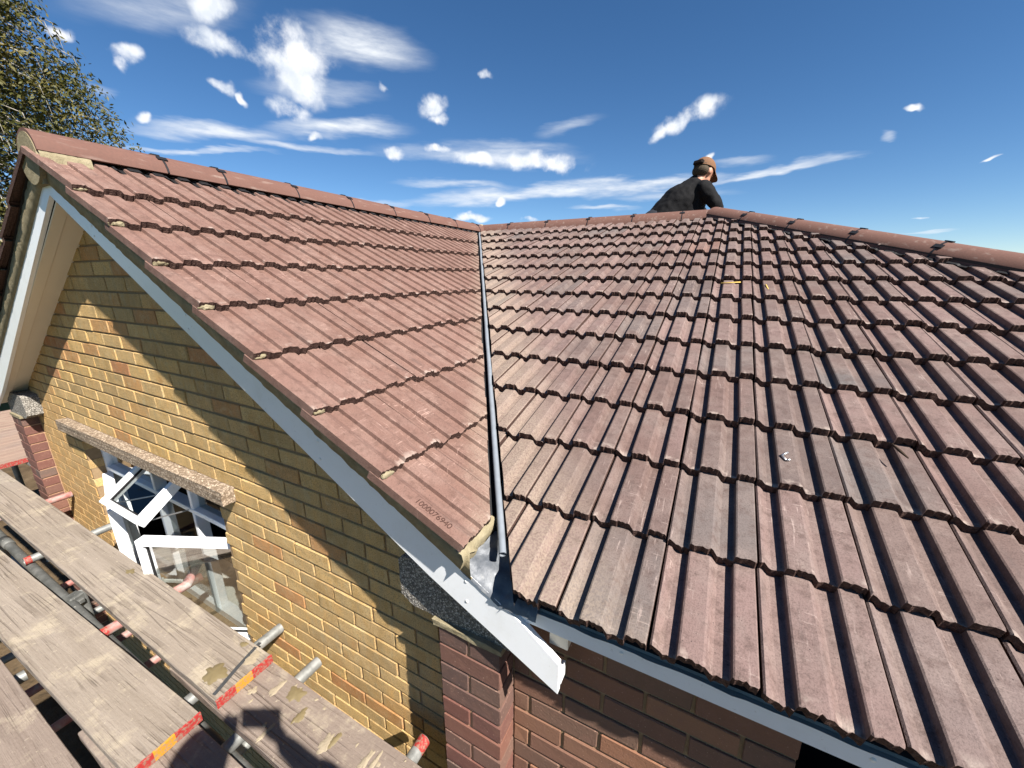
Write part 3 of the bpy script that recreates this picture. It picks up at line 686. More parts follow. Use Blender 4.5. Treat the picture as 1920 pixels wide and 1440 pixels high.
# mortar disc closing the gable ridge end, mortar at its foot and where the ridges meet
bm = bmesh.new(); bmesh.ops.create_cone(bm, cap_ends=True, segments=28, radius1=RR-.014, radius2=RR-.014, depth=.02, matrix=Matrix.Translation((XA, .708, ZR+.068-RR)) @ Matrix.Rotation(math.pi/2, 4, 'X'))
add_box(bm, (XA-.06, .708, ZR-.15), (XA+.06, .73, ZR-.05))
new('ridge_end_mortar', bm_mesh(bm, 'ridge_end_mortar'), m['mortar_verge'], gable_roof)
def lump(name, c, r, mat, parent, amp=.3, fr_=14, sub=3):
    bm = bmesh.new(); bmesh.ops.create_icosphere(bm, subdivisions=sub, radius=1)
    for v in bm.verts:
        k = 1+amp*mnoise.noise(v.co*1.7+Vector(c)*fr_)+amp*.5*mnoise.noise(v.co*5+Vector(c)*fr_)
        v.co = Vector(c)+Vector((v.co.x*r[0]*k, v.co.y*r[1]*k, v.co.z*r[2]*k))
    me = bm_mesh(bm, name, True); return new(name, me, mat, parent)
lump('ridge_joint_mortar', (XA+.03, YR-.03, ZR+.01), (.05, .10, .055), m['mortar_verge'], main_roof)
lump('hip_joint_mortar', (HX, YR, ZR-.022), (.014, .118, .09), m['mortar_verge'], main_roof, .06)
def strip_mortar(name, pts, w, mat, parent):
    """ragged fillet along a polyline, w = (across vector, height)"""
    V, Fc = [], []
    for i, p in enumerate(pts):
        p = Vector(p)
        for k, (a, h) in enumerate(w): V.append(p+Vector(a)*(1+.35*mnoise.noise(Vector((i*.7, k*3.1, 0))))+Vector((0, 0, h+.006*mnoise.noise(Vector((i*.55, 9+k, 0))))))
    n = len(w)
    for i in range(len(pts)-1):
        for k in range(n-1): Fc.append((i*n+k, i*n+k+1, (i+1)*n+k+1, (i+1)*n+k))
    me = pydata(name, V, Fc)
    for p in me.polygons: p.use_smooth = True
    return new(name, me, mat, parent)
strip_mortar('ridge_foot_mortar', [(XA+.118, .70+.012*i, zg(XA+.118)+.012) for i in range(14)], [((0, 0, 0), .02), ((.006, 0, 0), .022), ((.012, 0, 0), .010), ((.016, 0, 0), -.02)], m['mortar_verge'], gable_roof)
def verge_mortar(s):
    V, Fc = [], []; n = 150; T = abs(XE-XA)+.012
    for i in range(n+1):
        t = T*i/n; x = XA+s*t
        j = lambda q: .004*mnoise.noise(Vector((t*22, q, s)))+.0025*mnoise.noise(Vector((t*70, q, s)))
        zt = zg(x)-.002; zb_ = BT(t)-.004
        V += [(x, YB+.016, zb_+.002), (x, YB-.008+j(0), zb_+.004), (x, YB-.012+j(1), (zt+zb_)/2), (x, YB-.010+j(2), zt), (x, YB+.03, zt-.02)]
    for i in range(n):
        for k in range(4): a = i*5+k; Fc.append((a, a+1, a+6, a+5))
    me = pydata('verge_mortar', V, Fc)
    for p in me.polygons: p.use_smooth = True
    return new('verge_mortar', me, m['mortar_verge'], gable_roof)
verge_mortar(1); verge_mortar(-1)
for k in range(8):
    x = X0G-GG*k
    if k: lump('mortar_plug', (x+.006, YV+.024, zg(x)+.022), (.013, .022, .011), m['mortar_verge'], gable_roof, .45)
    xl = 2*XA-x; lump('mortar_plug', (xl-.004, YV+.018, zg(xl)+.012), (.012, .02, .010), m['mortar_verge'], gable_roof, .45)
strip_mortar('eaves_mortar', [(X0G+.012, .70+.012*i, zg(X0G)-.012) for i in range(16)], [((-.03, 0, 0), .012), ((-.012, 0, 0), .006), ((-.008, 0, 0), -.012), ((-.02, 0, 0), -.045)], m['mortar_verge'], gable_roof)
# black ridge roll showing under the ridge and hip tiles
def ridge_roll(name, p0, u, across, L_, d0, d1, drop, phase, parent, amp=1.):
    V, Fc = [], []; n = int(L_/.008)
    for i in range(n+1):
        s_ = L_*i/n; p = Vector(p0)+u*s_; h = prof(s_-phase)*amp
        for d in (d0, (d0+d1)/2, d1+.006*mnoise.noise(Vector((s_*9, 0, 1)))): V.append(p+across*d+Vector((0, 0, -drop*d+.006+h-(.003 if d > d0 else 0))))
    for i in range(n):
        for k in range(2): a = i*3+k; Fc.append((a, a+1, a+4, a+3))
    return new(name, pydata(name, V, Fc), m['plastic_black'], parent)
ridge_roll('ridge_roll', (XA, .93, ZR), Vector((0, 1, 0)), Vector((1, 0, 0)), 3.15, .085, .135, TG, .04-.24, gable_roof)
ridge_roll('ridge_roll', (XA+.1, YR, ZR), Vector((1, 0, 0)), Vector((0, -1, 0)), 2.4, .085, .128, TM, -.04-(XA+.1), main_roof)
hl = Vector((1, -1, -TM)).normalized(); hs = Vector((-1, -1, 0)).normalized()
for sg in (1, -1):
    ridge_roll('hip_roll', (HX, YR, ZR+.030), hl, hs*sg, 5.2, .07, .135, TM*.7071*1.2, 0, main_roof, .3)
    pts = [Vector((HX, YR, ZR))+hl*(5.2*i/40)+hs*sg*.107 for i in range(41)]
    new('hip_skirt', pydata('hip_skirt', [q for p in pts for q in (p+Vector((0, 0, .028)), p+Vector((0, 0, -.035)))], [(2*i, 2*i+1, 2*i+3, 2*i+2) for i in range(40)]), m['plastic_black'], main_roof)
# --- valley: trough coloured black for the deep shade in it, lead roll, lead flashing at its foot
def vp(t, s=0., dz=0.): p = Vector((XA+t, YR-KV*t, ZR-TG*t)); return p+NV*s+Vector((0, 0, dz))
V, Fc = [], []
for i in range(41):
    t = 2.2*i/40
    for s_, dz in ((-.085, .005), (-.04, -.022), (-.02, -.026), (.01, -.02), (.07, -.006)): V.append(vp(t, s_, dz))
for i in range(40):
    for k in range(4): a = i*5+k; Fc.append((a, a+1, a+6, a+5))
part('valley_trough', pydata('valley_trough', V, Fc), m['plastic_black'])
bm = bmesh.new(); pts = [vp(2.255*i/60, -.021+.0025*mnoise.noise(Vector((i*.25, 0, 0))), .022+.002*mnoise.noise(Vector((0, i*.3, 0)))) for i in range(61)]
tube_bm(bm, pts, [.0105+.0012*mnoise.noise(Vector((i*.4, 5, 0))) for i in range(61)], 14, caps=False)
# open lip at the lower end
a, b_ = pts[-1], (pts[-1]-pts[-2]).normalized()
tube_bm(bm, [pts[-1], pts[-1]-b_*.06], [.0085, .0075], 14, caps=False)
me = bm_mesh(bm, 'valley_roll', True); part('valley_roll', me, m['lead_dull'])['label'] = 'grey lead roll standing along the valley'
bm = bmesh.new()   # flange of the roll lapping under the main tiles
for i in range(40):
    pass
bm.free()
def lead():
    n, k = 26, 18; V, Fc = [], []
    for i in range(n+1):
        for j in range(k+1):
            u, w = i/n, j/k
            # u: across from the gable corner to the main eaves, w: from the barge top back up the valley
            x = -.535+.225*u+.03*w*(1-u); y = YB-.004+.145*w
            zf = max(BT(x-XA), -.833)+.004; z = zf+(-.731-.035*u-zf)*min(1, w*1.15)-(.012 if j == 0 else 0)
            z += .007*mnoise.noise(Vector((u*5, w*5, 1)))+.0035*mnoise.noise(Vector((u*14, w*14, 2)))
            V.append((x, y, z))
    for i in range(n):
        for j in range(k): a = i*(k+1)+j; Fc.append((a, a+k+1, a+k+2, a+1))
    me = pydata('lead_flashing', V, Fc)
    for p in me.polygons: p.use_smooth = True
    return me
part('lead_flashing', lead(), m['lead_sheet'])['label'] = 'crumpled lead flashing at the foot of the valley'
# numerals pressed into the lowest verge tile
cu = bpy.data.curves.new('numerals', 'FONT'); cu.body = '1000076940'; cu.size = .0265; cu.extrude = .0004; cu.align_x = 'CENTER'; cu.align_y = 'CENTER'; cu.space_character = .92
to = bpy.data.objects.new('t', cu); C.objects.link(to); bpy.context.view_layer.update()
me = bpy.data.meshes.new_from_object(to.evaluated_get(bpy.context.evaluated_depsgraph_get())); bpy.data.objects.remove(to); me.materials.clear()
nu = new('numerals', me, m['numerals'], gable_roof)
slope_dn = -vG; yy = uG
xt = -.612; tn = (nG + vG*(STEP/(GG/math.cos(AG)))).normalized()
dv = (X0G-xt)/math.cos(AG)
Mt = [t[2] for t in gable_tiles if t[0] == 0 and t[1] == 0][0]; sl_ = STEP/(GG/math.cos(AG))
tn = (Mt.to_3x3() @ Vector((0, sl_, 1))).normalized(); sd2 = (Mt.to_3x3() @ Vector((0, -1, sl_))).normalized()
nu.matrix_basis = frame(Mt @ Vector((-.019, dv, .0215*RIB[0]+STEP-sl_*dv+.0004)), sd2, tn.cross(sd2), tn)
# ------------------------------------------------------------------ window
win = empty('window', (0, 0, 0)); win.parent = house; win.matrix_parent_inverse = Matrix.Translation(house.location).inverted(); win['label'] = 'white plastic window with its vent and casements open'
FY0, FY1 = .945, 1.01; TZ = (-1.372, -1.342)
MX = [(-3.122, -3.092), (-2.657, -2.627)]
def wb(name, lo, hi, mat, ch=.003): bm = bmesh.new(); add_box(bm, lo, hi, ch=ch); return new(name, bm_mesh(bm, name), mat, win)
bm = bmesh.new()
add_box(bm, (WX0, FY0, WZ1-.045), (WX1, FY1, WZ1)); add_box(bm, (WX0, FY0, WZ0), (WX1, FY1, WZ0+.05))
add_box(bm, (WX0, FY0, WZ0+.05), (WX0+.036, FY1, WZ1-.045)); add_box(bm, (WX1-.048, FY0, WZ0+.05), (WX1, FY1, WZ1-.045))
new('frame', bm_mesh(bm, 'frame'), m['upvc_white'], win)
wb('transom', (WX0+.048, FY0-.006, TZ[0]), (WX1-.048, FY1-.002, TZ[1]), m['upvc_white'])
for a, b_ in MX:
    wb('mullion', (a, FY0-.004, WZ0+.05), (b_, FY1-.004, TZ[0]), m['upvc_white']); wb('mullion', (a, FY0-.004, TZ[1]), (b_, FY1-.004, WZ1-.045), m['upvc_white'])
def pane(name, lo, hi, M=None):
    bm = bmesh.new(); lo = Vector(lo); hi = Vector(hi); y = (lo.y+hi.y)/2
    vs = [bm.verts.new(p) for p in ((lo.x, y, lo.z), (hi.x, y, lo.z), (hi.x, y, hi.z), (lo.x, y, hi.z))]; bm.faces.new(vs)
    if M is not None: bmesh.ops.transform(bm, matrix=M, verts=vs)
    return new(name, bm_mesh(bm, name), m['window_glass'], win)
xs = [WX0+.048, MX[0][0], MX[0][1], MX[1][0], MX[1][1], WX1-.048]
for a, b_ in ((xs[0], xs[1]), (xs[4], xs[5])): pane('pane', (a, .975, TZ[1]), (b_, .975, WZ1-.045))
pane('pane', (xs[2], .975, WZ0+.05), (xs[3], .975, TZ[0]))
def sash(name, w, h, M, label, handle=False, fw=.034):
    """sash frame in local x (0..w), z (-h..0), thickness y 0..0.06, hinge at the local origin"""
    bm = bmesh.new(); T = .058
    for lo, hi in (((0, 0, -fw), (w, T, 0)), ((0, 0, -h), (w, T, -h+fw)), ((0, 0, -h+fw), (fw, T, -fw)), ((w-fw, 0, -h+fw), (w, T, -fw))): add_box(bm, lo, hi, M, .003)
    new(name, bm_mesh(bm, name), m['upvc_white'], win)['label'] = label
    bm = bmesh.new()
    for lo, hi in (((fw, .022, -fw-.006), (w-fw, T-.024, -fw)), ((fw, .022, -h+fw), (w-fw, T-.024, -h+fw+.006)), ((fw, .022, -h+fw+.006), (fw+.006, T-.024, -fw-.006)), ((w-fw-.006, .022, -h+fw+.006), (w-fw, T-.024, -fw-.006))): add_box(bm, lo, hi, M)
    new('gasket', bm_mesh(bm, 'gasket'), m['rubber_gasket'], win)
    pane('pane', (fw+.006, .028, -h+fw+.006), (w-fw-.006, .028, -fw-.006), M)
    if handle:
        bm = bmesh.new(); hx = fw*.5 if handle == 'l' else w-fw*.5
        add_box(bm, (hx-.012, T, -h*.5-.07), (hx+.012, T+.018, -h*.5+.03), M, .003); add_box(bm, (hx-.01, T+.018, -h*.5-.012), (hx+.115, T+.03, -h*.5+.012), M, .004)
        new('handle', bm_mesh(bm, 'handle'), m['handle_white'], win)
# top-hung vent swung outwards
xl, xr = -3.095, -2.632; ang = math.atan2(.255, .187)
Mv = Matrix.Translation((xl, .938, -1.09)) @ Matrix.Rotation(-ang, 4, 'X')
sash('vent_sash', xr-xl, .318, Mv, 'open top-hung vent sash')
# right casement, hinged at the right jamb, open about 25 degrees
wR = .575; Mr = Matrix.Translation((-2.165, .940, -1.395)) @ Matrix.Rotation(math.radians(25), 4, 'Z') @ Matrix.Translation((-wR, -.03, 0))
sash('casement_sash', wR, WZ0+.06+1.395 if False else .66, Mr, 'open casement sash on the near side', 'l')
wL = .70; Ml = Matrix.Translation((WX0+.03, .940, -1.395)) @ Matrix.Rotation(math.radians(-15.5), 4, 'Z') @ Matrix.Translation((0, -.03, 0))
sash('casement_sash', wL, .66, Ml, 'open casement sash on the far side')
bm = bmesh.new()
beam(bm, [(xl+.03, .70, -1.30), (xl+.05, .95, -1.36)], .012, .004); new('stay', bm_mesh(bm, 'stay'), m['steel_clip'], win)
bm = bmesh.new(); beam(bm, [(xr-.03, .71, -1.30), (xr-.05, .95, -1.36)], .012, .004); new('stay', bm_mesh(bm, 'stay'), m['steel_clip'], win)
wb('outer_sill', (WX0-.03, YW-.03, WZ0-.045), (WX1+.03, FY0+.03, WZ0-.002), m['aggregate_grey'])
wb('window_board', (WX0+.05, FY1, WZ0+.0), (WX1-.05, FY1+.22, WZ0+.025), m['sill_stone'])
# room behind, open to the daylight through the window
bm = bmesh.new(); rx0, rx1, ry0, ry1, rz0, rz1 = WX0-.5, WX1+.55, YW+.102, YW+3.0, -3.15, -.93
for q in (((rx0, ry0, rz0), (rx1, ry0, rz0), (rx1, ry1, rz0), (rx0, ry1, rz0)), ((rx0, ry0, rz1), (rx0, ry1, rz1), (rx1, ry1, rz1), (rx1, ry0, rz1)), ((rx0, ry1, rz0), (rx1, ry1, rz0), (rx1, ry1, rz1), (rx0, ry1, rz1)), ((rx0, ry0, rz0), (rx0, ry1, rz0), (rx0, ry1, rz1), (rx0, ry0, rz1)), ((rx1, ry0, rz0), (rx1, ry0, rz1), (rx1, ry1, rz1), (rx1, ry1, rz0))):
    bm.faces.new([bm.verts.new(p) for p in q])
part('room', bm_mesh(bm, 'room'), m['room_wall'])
pbox('porch_recess', (.2, YRW+1.2, -3.2), (1.6, YRW+1.25, -.86), m['felt_dark']); pbox('porch_ceiling', (.2, YRW+.101, -.875), (1.6, YRW+1.2, -.861), m['felt_dark'])  # near-black porch linings put the shade of the opening into their colour
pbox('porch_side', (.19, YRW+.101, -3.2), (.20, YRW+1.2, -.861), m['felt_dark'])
# plain side and rear walls close the house
pbox('side_wall', (XL+.005, YW+.10, ZG), (XL+.10, 2*YR-YN-.2, -.86), m['house_brick_far']); pbox('rear_wall', (XL+.1, 2*YR-YN-.3, ZG), (3.3, 2*YR-YN-.2, -.86), m['house_brick_far']); pbox('side_wall', (3.3, YRW+.1, ZG), (3.4, 2*YR-YN-.2, -.86), m['house_brick_far'])
# ------------------------------------------------------------------ scaffold
scf = empty('scaffold', (-2, .44, ZG)); tag(scf, 'steel tube scaffold frame of ledger, transoms and standards along the gable wall', 'scaffold')
inv = Matrix.Translation(scf.location).inverted()
def tube(p0, p1, mat, name='tube', r=.0242, cut=None, label=None):
    bm = bmesh.new(); p0, p1 = Vector(p0), Vector(p1); d = (p1-p0).normalized()
    tube_bm(bm, [p0, p1], r, 20, caps=False); tube_bm(bm, [p0, p1], r-.004, 20, caps=False)
    bm.verts.ensure_lookup_table(); n = 20
    for e in (0, 1):
        for k in range(n):
            a = [bm.verts[e*n+k], bm.verts[e*n+(k+1) % n], bm.verts[2*n+e*n+(k+1) % n], bm.verts[2*n+e*n+k]]; bm.faces.new(a)
    me = bm_mesh(bm, name); smooth_by_angle(me, 50)
    o = new(name, me, mat, scf); o.matrix_parent_inverse = inv
    if label: o['label'] = label
    return o
TZc = -1.7005
tx = [(-4.46, .855, .40), (-3.61, .835, .417), (-2.50, .855, .417), (-1.75, .855, .43), (-1.425, .822, .37), (-.79, .80, .30), (.1, .80, .2), (1.0, .80, .2)]
for i, (x, y1, y0) in enumerate(tx):
    tube((x, y0, TZc), (x, y1, TZc), m['tube_pink'] if i in (0, 2) else m['tube_galvanised'], label='pinkish painted transom tube' if i in (0, 2) else None)
    if 0 < i < 3:  # worn red paint on the cut end
        bm = bmesh.new(); tube_bm(bm, [(x, y0+.001, TZc), (x, y0+.03, TZc)], [.0247, .0247], 20, caps=False); me = bm_mesh(bm, 'paint_band', True); o = new('paint_band', me, m['paint_red'], scf); o.matrix_parent_inverse = inv
    if i == 5:
        bm = bmesh.new(); tube_bm(bm, [(x, y1-.045, TZc), (x, y1-.001, TZc)], [.0247, .0247], 20, caps=False); me = bm_mesh(bm, 'paint_band', True); o = new('paint_band', me, m['paint_red'], scf); o.matrix_parent_inverse = inv
tube((-2.52, -1.1, TZc), (-2.52, .185, TZc), m['tube_galvanised']); tube((-.2, -1.1, TZc), (-.2, .15, TZc), m['tube_galvanised']); tube((-1.4, -1.1, TZc), (-1.4, .17, TZc), m['tube_galvanised']); tube((-4.2, -1.1, TZc), (-4.2, .17, TZc), m['tube_galvanised']); tube((1.2, -1.1, TZc), (1.2, .17, TZc), m['tube_galvanised'])
LZ = TZc-.0485
tube((-6.9, .437, LZ), (-2.62, .437, LZ), m['tube_dark'], label='dark steel ledger tube'); tube((-2.615, .437, LZ), (2.4, .437, LZ), m['tube_dark'], label='dark steel ledger tube')
tube((-6.9, -.95, LZ), (2.4, -.95, LZ), m['tube_dark']); tube((-6.9, .10, LZ), (2.4, .10, LZ), m['tube_dark'])
for x in (-4.9, -3.05, -.95, 1.6):
    for y in (.437, -.95): tube((x+.05, y+.049, ZG+.03), (x+.05, y+.049, LZ+.03), m['tube_galvanised'], 'standard')
LZ2 = -2.75
for x, c in ((-4.3, 'tube_pink'), (-3.75, 'tube_galvanised'), (-3.3, 'tube_pink'), (-2.9, 'tube_pink'), (-1.9, 'tube_galvanised')): tube((x, .15, LZ2+.4), (x, .72, LZ2+.4), m[c], 'tube')
tube((-6.5, .56, LZ2+.35), (-2.7, .56, LZ2+.35), m['tube_galvanised']); 
def coupler(p, rz=0):
    bm = bmesh.new(); add_box(bm, (-.032, -.034, -.034), (.032, .034, .034), ch=.008); add_box(bm, (-.012, -.055, -.012), (.012, -.034, .03)); add_box(bm, (.032, -.014, -.014), (.055, .014, .014), ch=.004)
    o = new('coupler', bm_mesh(bm, 'coupler'), m['tube_dark'], scf); o.matrix_parent_inverse = inv; o.matrix_basis = Matrix.Translation(p) @ Matrix.Rotation(rz, 4, 'Z')
for x in (-4.85, -3.0, -.9, 1.65): coupler((x, .46, LZ), .3)
for x in (-4.2, -3.7, -3.2): coupler((x, .54, LZ2+.37), .4)
def sleeve(x):
    bm = bmesh.new(); tube_bm(bm, [(x-.06, .437, LZ), (x+.06, .437, LZ)], .0285, 18); o = new('sleeve', bm_mesh(bm, 'sleeve', True), m['tube_dark'], scf); o.matrix_parent_inverse = inv
sleeve(-4.1)
# --- boards
def board(p0, p1, w, mat, label, group=None, th=.038, ends=('b',), seed=0, slot=True):
    """p0, p1: centres of the top edges at both ends"""
    r = random.Random(seed); p0, p1 = Vector(p0), Vector(p1); u = (p1-p0).normalized(); s = Zu.cross(u).normalized(); n = u.cross(s); L_ = (p1-p0).length
    bm = bmesh.new(); nx = 40; sec = [(-.5, -.004), (-.49, 0), (0, .0), (.49, 0), (.5, -.004), (.5, -.034), (.49, -.038), (-.49, -.038), (-.5, -.034)]; rings = []
    for i in range(nx+1):
        x = L_*i/nx; row = []
        for k, (a, z) in enumerate(sec):
            jj = .0025*mnoise.noise(Vector((x*6, k*3, seed))); row.append(bm.verts.new((x, a*w+jj, z*th/.038+(.0015*mnoise.noise(Vector((x*5, a*4, seed+4))) if z > -.01 else 0))))
        rings.append(row)
    K = len(sec)
    for a, b_ in zip(rings, rings[1:]):
        for k in range(K): bm.faces.new((a[k], a[(k+1) % K], b_[(k+1) % K], b_[k]))
    bm.faces.new(rings[0][::-1]); bm.faces.new(rings[-1])
    M = frame(p0, u, s, n)
    o = new('scaffold_board', bm_mesh(bm, 'scaffold_board'), mat); o.matrix_world = M; tag(o, label, 'board', group)
    for e in ends:
        x = L_-.0025 if e == 'b' else -.0025
        for nm, lo, hi, mt in (('end_band', (x-.002, -.5*w-.001, -th-.001), (x+.003, -.18*w, .0015), 'paint_red'), ('end_band', (x-.002, -.18*w, -th-.001), (x+.003, .12*w, .0015), 'paint_yellow'), ('end_band', (x-.002, .12*w, -th-.001), (x+.003, .5*w+.001, .0015), 'paint_red')):
            bm = bmesh.new(); nn = 7; q0 = None      # hoop with worn, ragged paint on its upper edge
            for k in range(nn+1):
                yy_ = lo[1]+(hi[1]-lo[1])*k/nn; bk = (.0015+.0035*r.random())*(1 if e == 'b' else -1)
                q1 = [bm.verts.new(v_) for v_ in ((x+.0025, yy_, -th-.001), (x+.0032, yy_, .0005), (x-.001, yy_, .0016), (x-.001-bk, yy_, .0012))]
                if q0:
                    for z_ in range(3): bm.faces.new((q0[z_], q1[z_], q1[z_+1], q0[z_+1]))
                q0 = q1
            c = new('end_band', bm_mesh(bm, 'end_band'), m[mt], o)
    return o, M
def blot(parent, M, c, r, mat, name='mortar_patch', seed=0, h=.004):
    bm = bmesh.new(); n = 30; rr = random.Random(seed); cen = bm.verts.new((c[0], c[1], h)); ring0, ring1 = [], []
    for k in range(n):
        a = 2*math.pi*k/n; q = 1+.55*mnoise.noise(Vector((math.cos(a)*1.4, math.sin(a)*1.4, seed*1.7)))+.35*mnoise.noise(Vector((math.cos(a)*4, math.sin(a)*4, seed)))
        ring0.append(bm.verts.new((c[0]+r[0]*.72*q*math.cos(a), c[1]+r[1]*.72*q*math.sin(a), h*.9))); ring1.append(bm.verts.new((c[0]+r[0]*q*math.cos(a), c[1]+r[1]*q*math.sin(a), .0012)))
    for k in range(n): j = (k+1) % n; bm.faces.new((cen, ring0[k], ring0[j])); bm.faces.new((ring0[k], ring1[k], ring1[j], ring0[j]))
    o = new(name, bm_mesh(bm, name, True), mat, parent); return o
bA, MA = board((-5.45, .583, -1.636), (-1.545, .5875, -1.597), .219, m['board_pale'], 'pale grained scaffold board lying closest to the yellow wall, red end hoop, wet mortar patch', seed=1)
bB, MB_ = board((-5.6, .205, -1.640), (-1.552, .322, -1.597), .215, m['board_pale'], 'pale mortar-stained scaffold board with red and yellow end, beside the ledger tube', seed=2)
bA2, MA2 = board((-1.92, .586, -1.6385), (1.98, .592, -1.6385), .226, m['board_brown'], 'brown scaffold board spattered with mortar, starting under the red hooped end', ends=(), seed=3)
bB2, MB2 = board((-1.92, .303, -1.6385), (1.98, .315, -1.6385), .222, m['board_brown'], 'brown scaffold board under the photographer’s shadow beside the ledger', ends=(), seed=4)
bC, MC = board((-5.2, .02, -1.6385), (-1.3, .050, -1.6385), .222, m['board_brown'], 'brown scaffold board in the middle of the walkway', ends=(), seed=5)
bD, MD = board((-3.0, -.205, -1.6385), (.9, -.195, -1.6385), .224, m['board_pale'], 'pale scaffold board under the photographer’s feet', ends=(), seed=6)
board((-1.295, .045, -1.6385), (2.4, .06, -1.6385), .222, m['board_brown'], 'brown scaffold board butted on behind the photographer', ends=(), seed=7)
board((-3.0, -.435, -1.6385), (.9, -.430, -1.6385), .224, m['board_brown'], 'brown outer scaffold board at the back of the walkway', ends=(), seed=8)
# boards of the return lift round the far corner
for i in range(10):
    board((-5.75-.232*i, 3.6, -1.66), (-5.75-.232*i, .55+.02*i, -1.66), .225, m['board_pink'], ('pinkish scaffold board round the far corner, %s from the red-edged one' % ('next', 'second', 'third', 'fourth', 'fifth', 'sixth', 'seventh', 'eighth', 'ninth')[i-1]) if i else 'pinkish board with a long red painted edge round the far corner', 'boards of the return scaffold', ends=('b',) if i == 0 else (), seed=20+i)
bm = bmesh.new(); add_box(bm, (-5.6375, .55, -1.70), (-5.633, 3.6, -1.658)); o = new('edge_paint', bm_mesh(bm, 'edge_paint'), m['paint_red'], bpy.data.objects['scaffold_board.008'] if 'scaffold_board.008' in bpy.data.objects else None)
par = o.parent
if par: o.matrix_parent_inverse = par.matrix_world.inverted()
for y in (.9, 2.2, 3.4): tube((-8.0, y, -1.724), (-5.45, y, -1.724), m['tube_galvanised'])
for y in (.9, 3.4): tube((-6.7, y+.05, ZG+.03), (-6.7, y+.05, -1.70), m['tube_galvanised'], 'standard'); tube((-5.5, y+.05, ZG+.03), (-5.5, y+.05, -1.70), m['tube_galvanised'], 'standard')
# mortar dropped on the boards
LA = 3.905
blot(bA, MA, (LA-.135, -.050), (.052, .038), m['mortar_wet'], seed=1, h=.007); blot(bA, MA, (LA-.165, .085), (.022, .012), m['mortar_wet'], seed=2, h=.004); blot(bA, MA, (LA-.06, .06), (.03, .03), m['mortar_dry'], seed=3, h=.003)
blot(bA, MA, (LA-1.22, .06), (.03, .016), m['mortar_wet'], seed=9, h=.004)
for (x, y, rx, ry, mt, sd) in ((-1.33, .66, .050, .036, 'mortar_wet', 4), (-1.24, .61, .022, .032, 'mortar_wet', 5), (-1.05, .615, .018, .034, 'mortar_wet', 6), (-1.07, .60, .026, .042, 'mortar_dry', 7), (-1.42, .64, .02, .045, 'mortar_dry', 8), (-1.50, .585, .02, .02, 'mortar_dry', 9), (-.90, .62, .016, .05, 'mortar_dry', 10), (-.87, .63, .012, .04, 'mortar_dry', 11), (-1.30, .515, .012, .05, 'mortar_dry', 12), (-.80, .56, .012, .012, 'mortar_dry', 13), (-.72, .62, .015, .04, 'mortar_dry', 14), (-1.02, .53, .01, .012, 'mortar_dry', 15)):
    blot(bA2, MA2, (x+1.92, y-.588), (rx*.8, ry*.8), m[mt], seed=sd, h=.005 if mt == 'mortar_wet' else .004)
rs = random.Random(5)
for i in range(26): blot(bA2, MA2, (rs.uniform(.35, 1.5), rs.uniform(-.1, .1)), (rs.uniform(.003, .009), rs.uniform(.003, .009)), m['mortar_dry'], 'mortar_crumb', seed=30+i, h=.003)
bm = bmesh.new(); vs = [(-1.655, .712, -1.600), (-1.62, .60, -1.5955), (-1.585, .50, -1.5955), (-1.583, .488, -1.5965)]
for a, b_ in zip(vs, vs[1:]): beam(bm, [a, b_], .016, .002)
tag(new('metal_strip', bm_mesh(bm, 'metal_strip'), m['dark_strap']), 'dark flat metal strip lying across the end of the hooped board', 'metal strip')
# ------------------------------------------------------------------ odds and ends lying on the main roof
def on_main(x, y, dz=.02): return Vector((x, y, zm(y)+dz))
def pix_main(px, py, dz):
    r = ray(px, py); k = (ZR-TM*YR+dz)/(r.z-TM*r.y); return r*k
p = pix_main(1465, 856, .042); bm = bmesh.new()
for a, b_ in (((.016, .012, .012), (0, .0, .004)), ((0, .0, .004), (.010, -.018, -.002)), ((.010, -.018, -.002), (.020, -.016, .002))): tube_bm(bm, [p+Vector(a), p+Vector(b_)], .0030, 8)
tag(new('tile_clip', bm_mesh(bm, 'tile_clip', True), m['steel_clip']), 'small bent steel tile clip lying in a tile trough', 'clip')
p = pix_main(1686, 848, .050); bm = bmesh.new(); tube_bm(bm, [p+Vector((-.010, .028, .012)), p+Vector((0, 0, .005)), p+Vector((.012, -.026, -.004))], [.0025, .0045, .002], 8)
tag(new('twig', bm_mesh(bm, 'twig', True), m['twig']), 'short dark twig lying on a weathered tile', 'twig')
for px, py, dx, lab in ((1370, 530, (.10, .01, .006), 'yellow straw lying across a tile high on the main roof'), (1438, 538, (.008, -.07, -.022), 'yellow straw lying down the slope high on the main roof')):
    p = pix_main(px, py, .04); bm = bmesh.new(); tube_bm(bm, [p-Vector(dx)*.5, p+Vector(dx)*.5], .004, 6); tag(new('straw', bm_mesh(bm, 'straw', True), m['straw']), lab, 'straw')
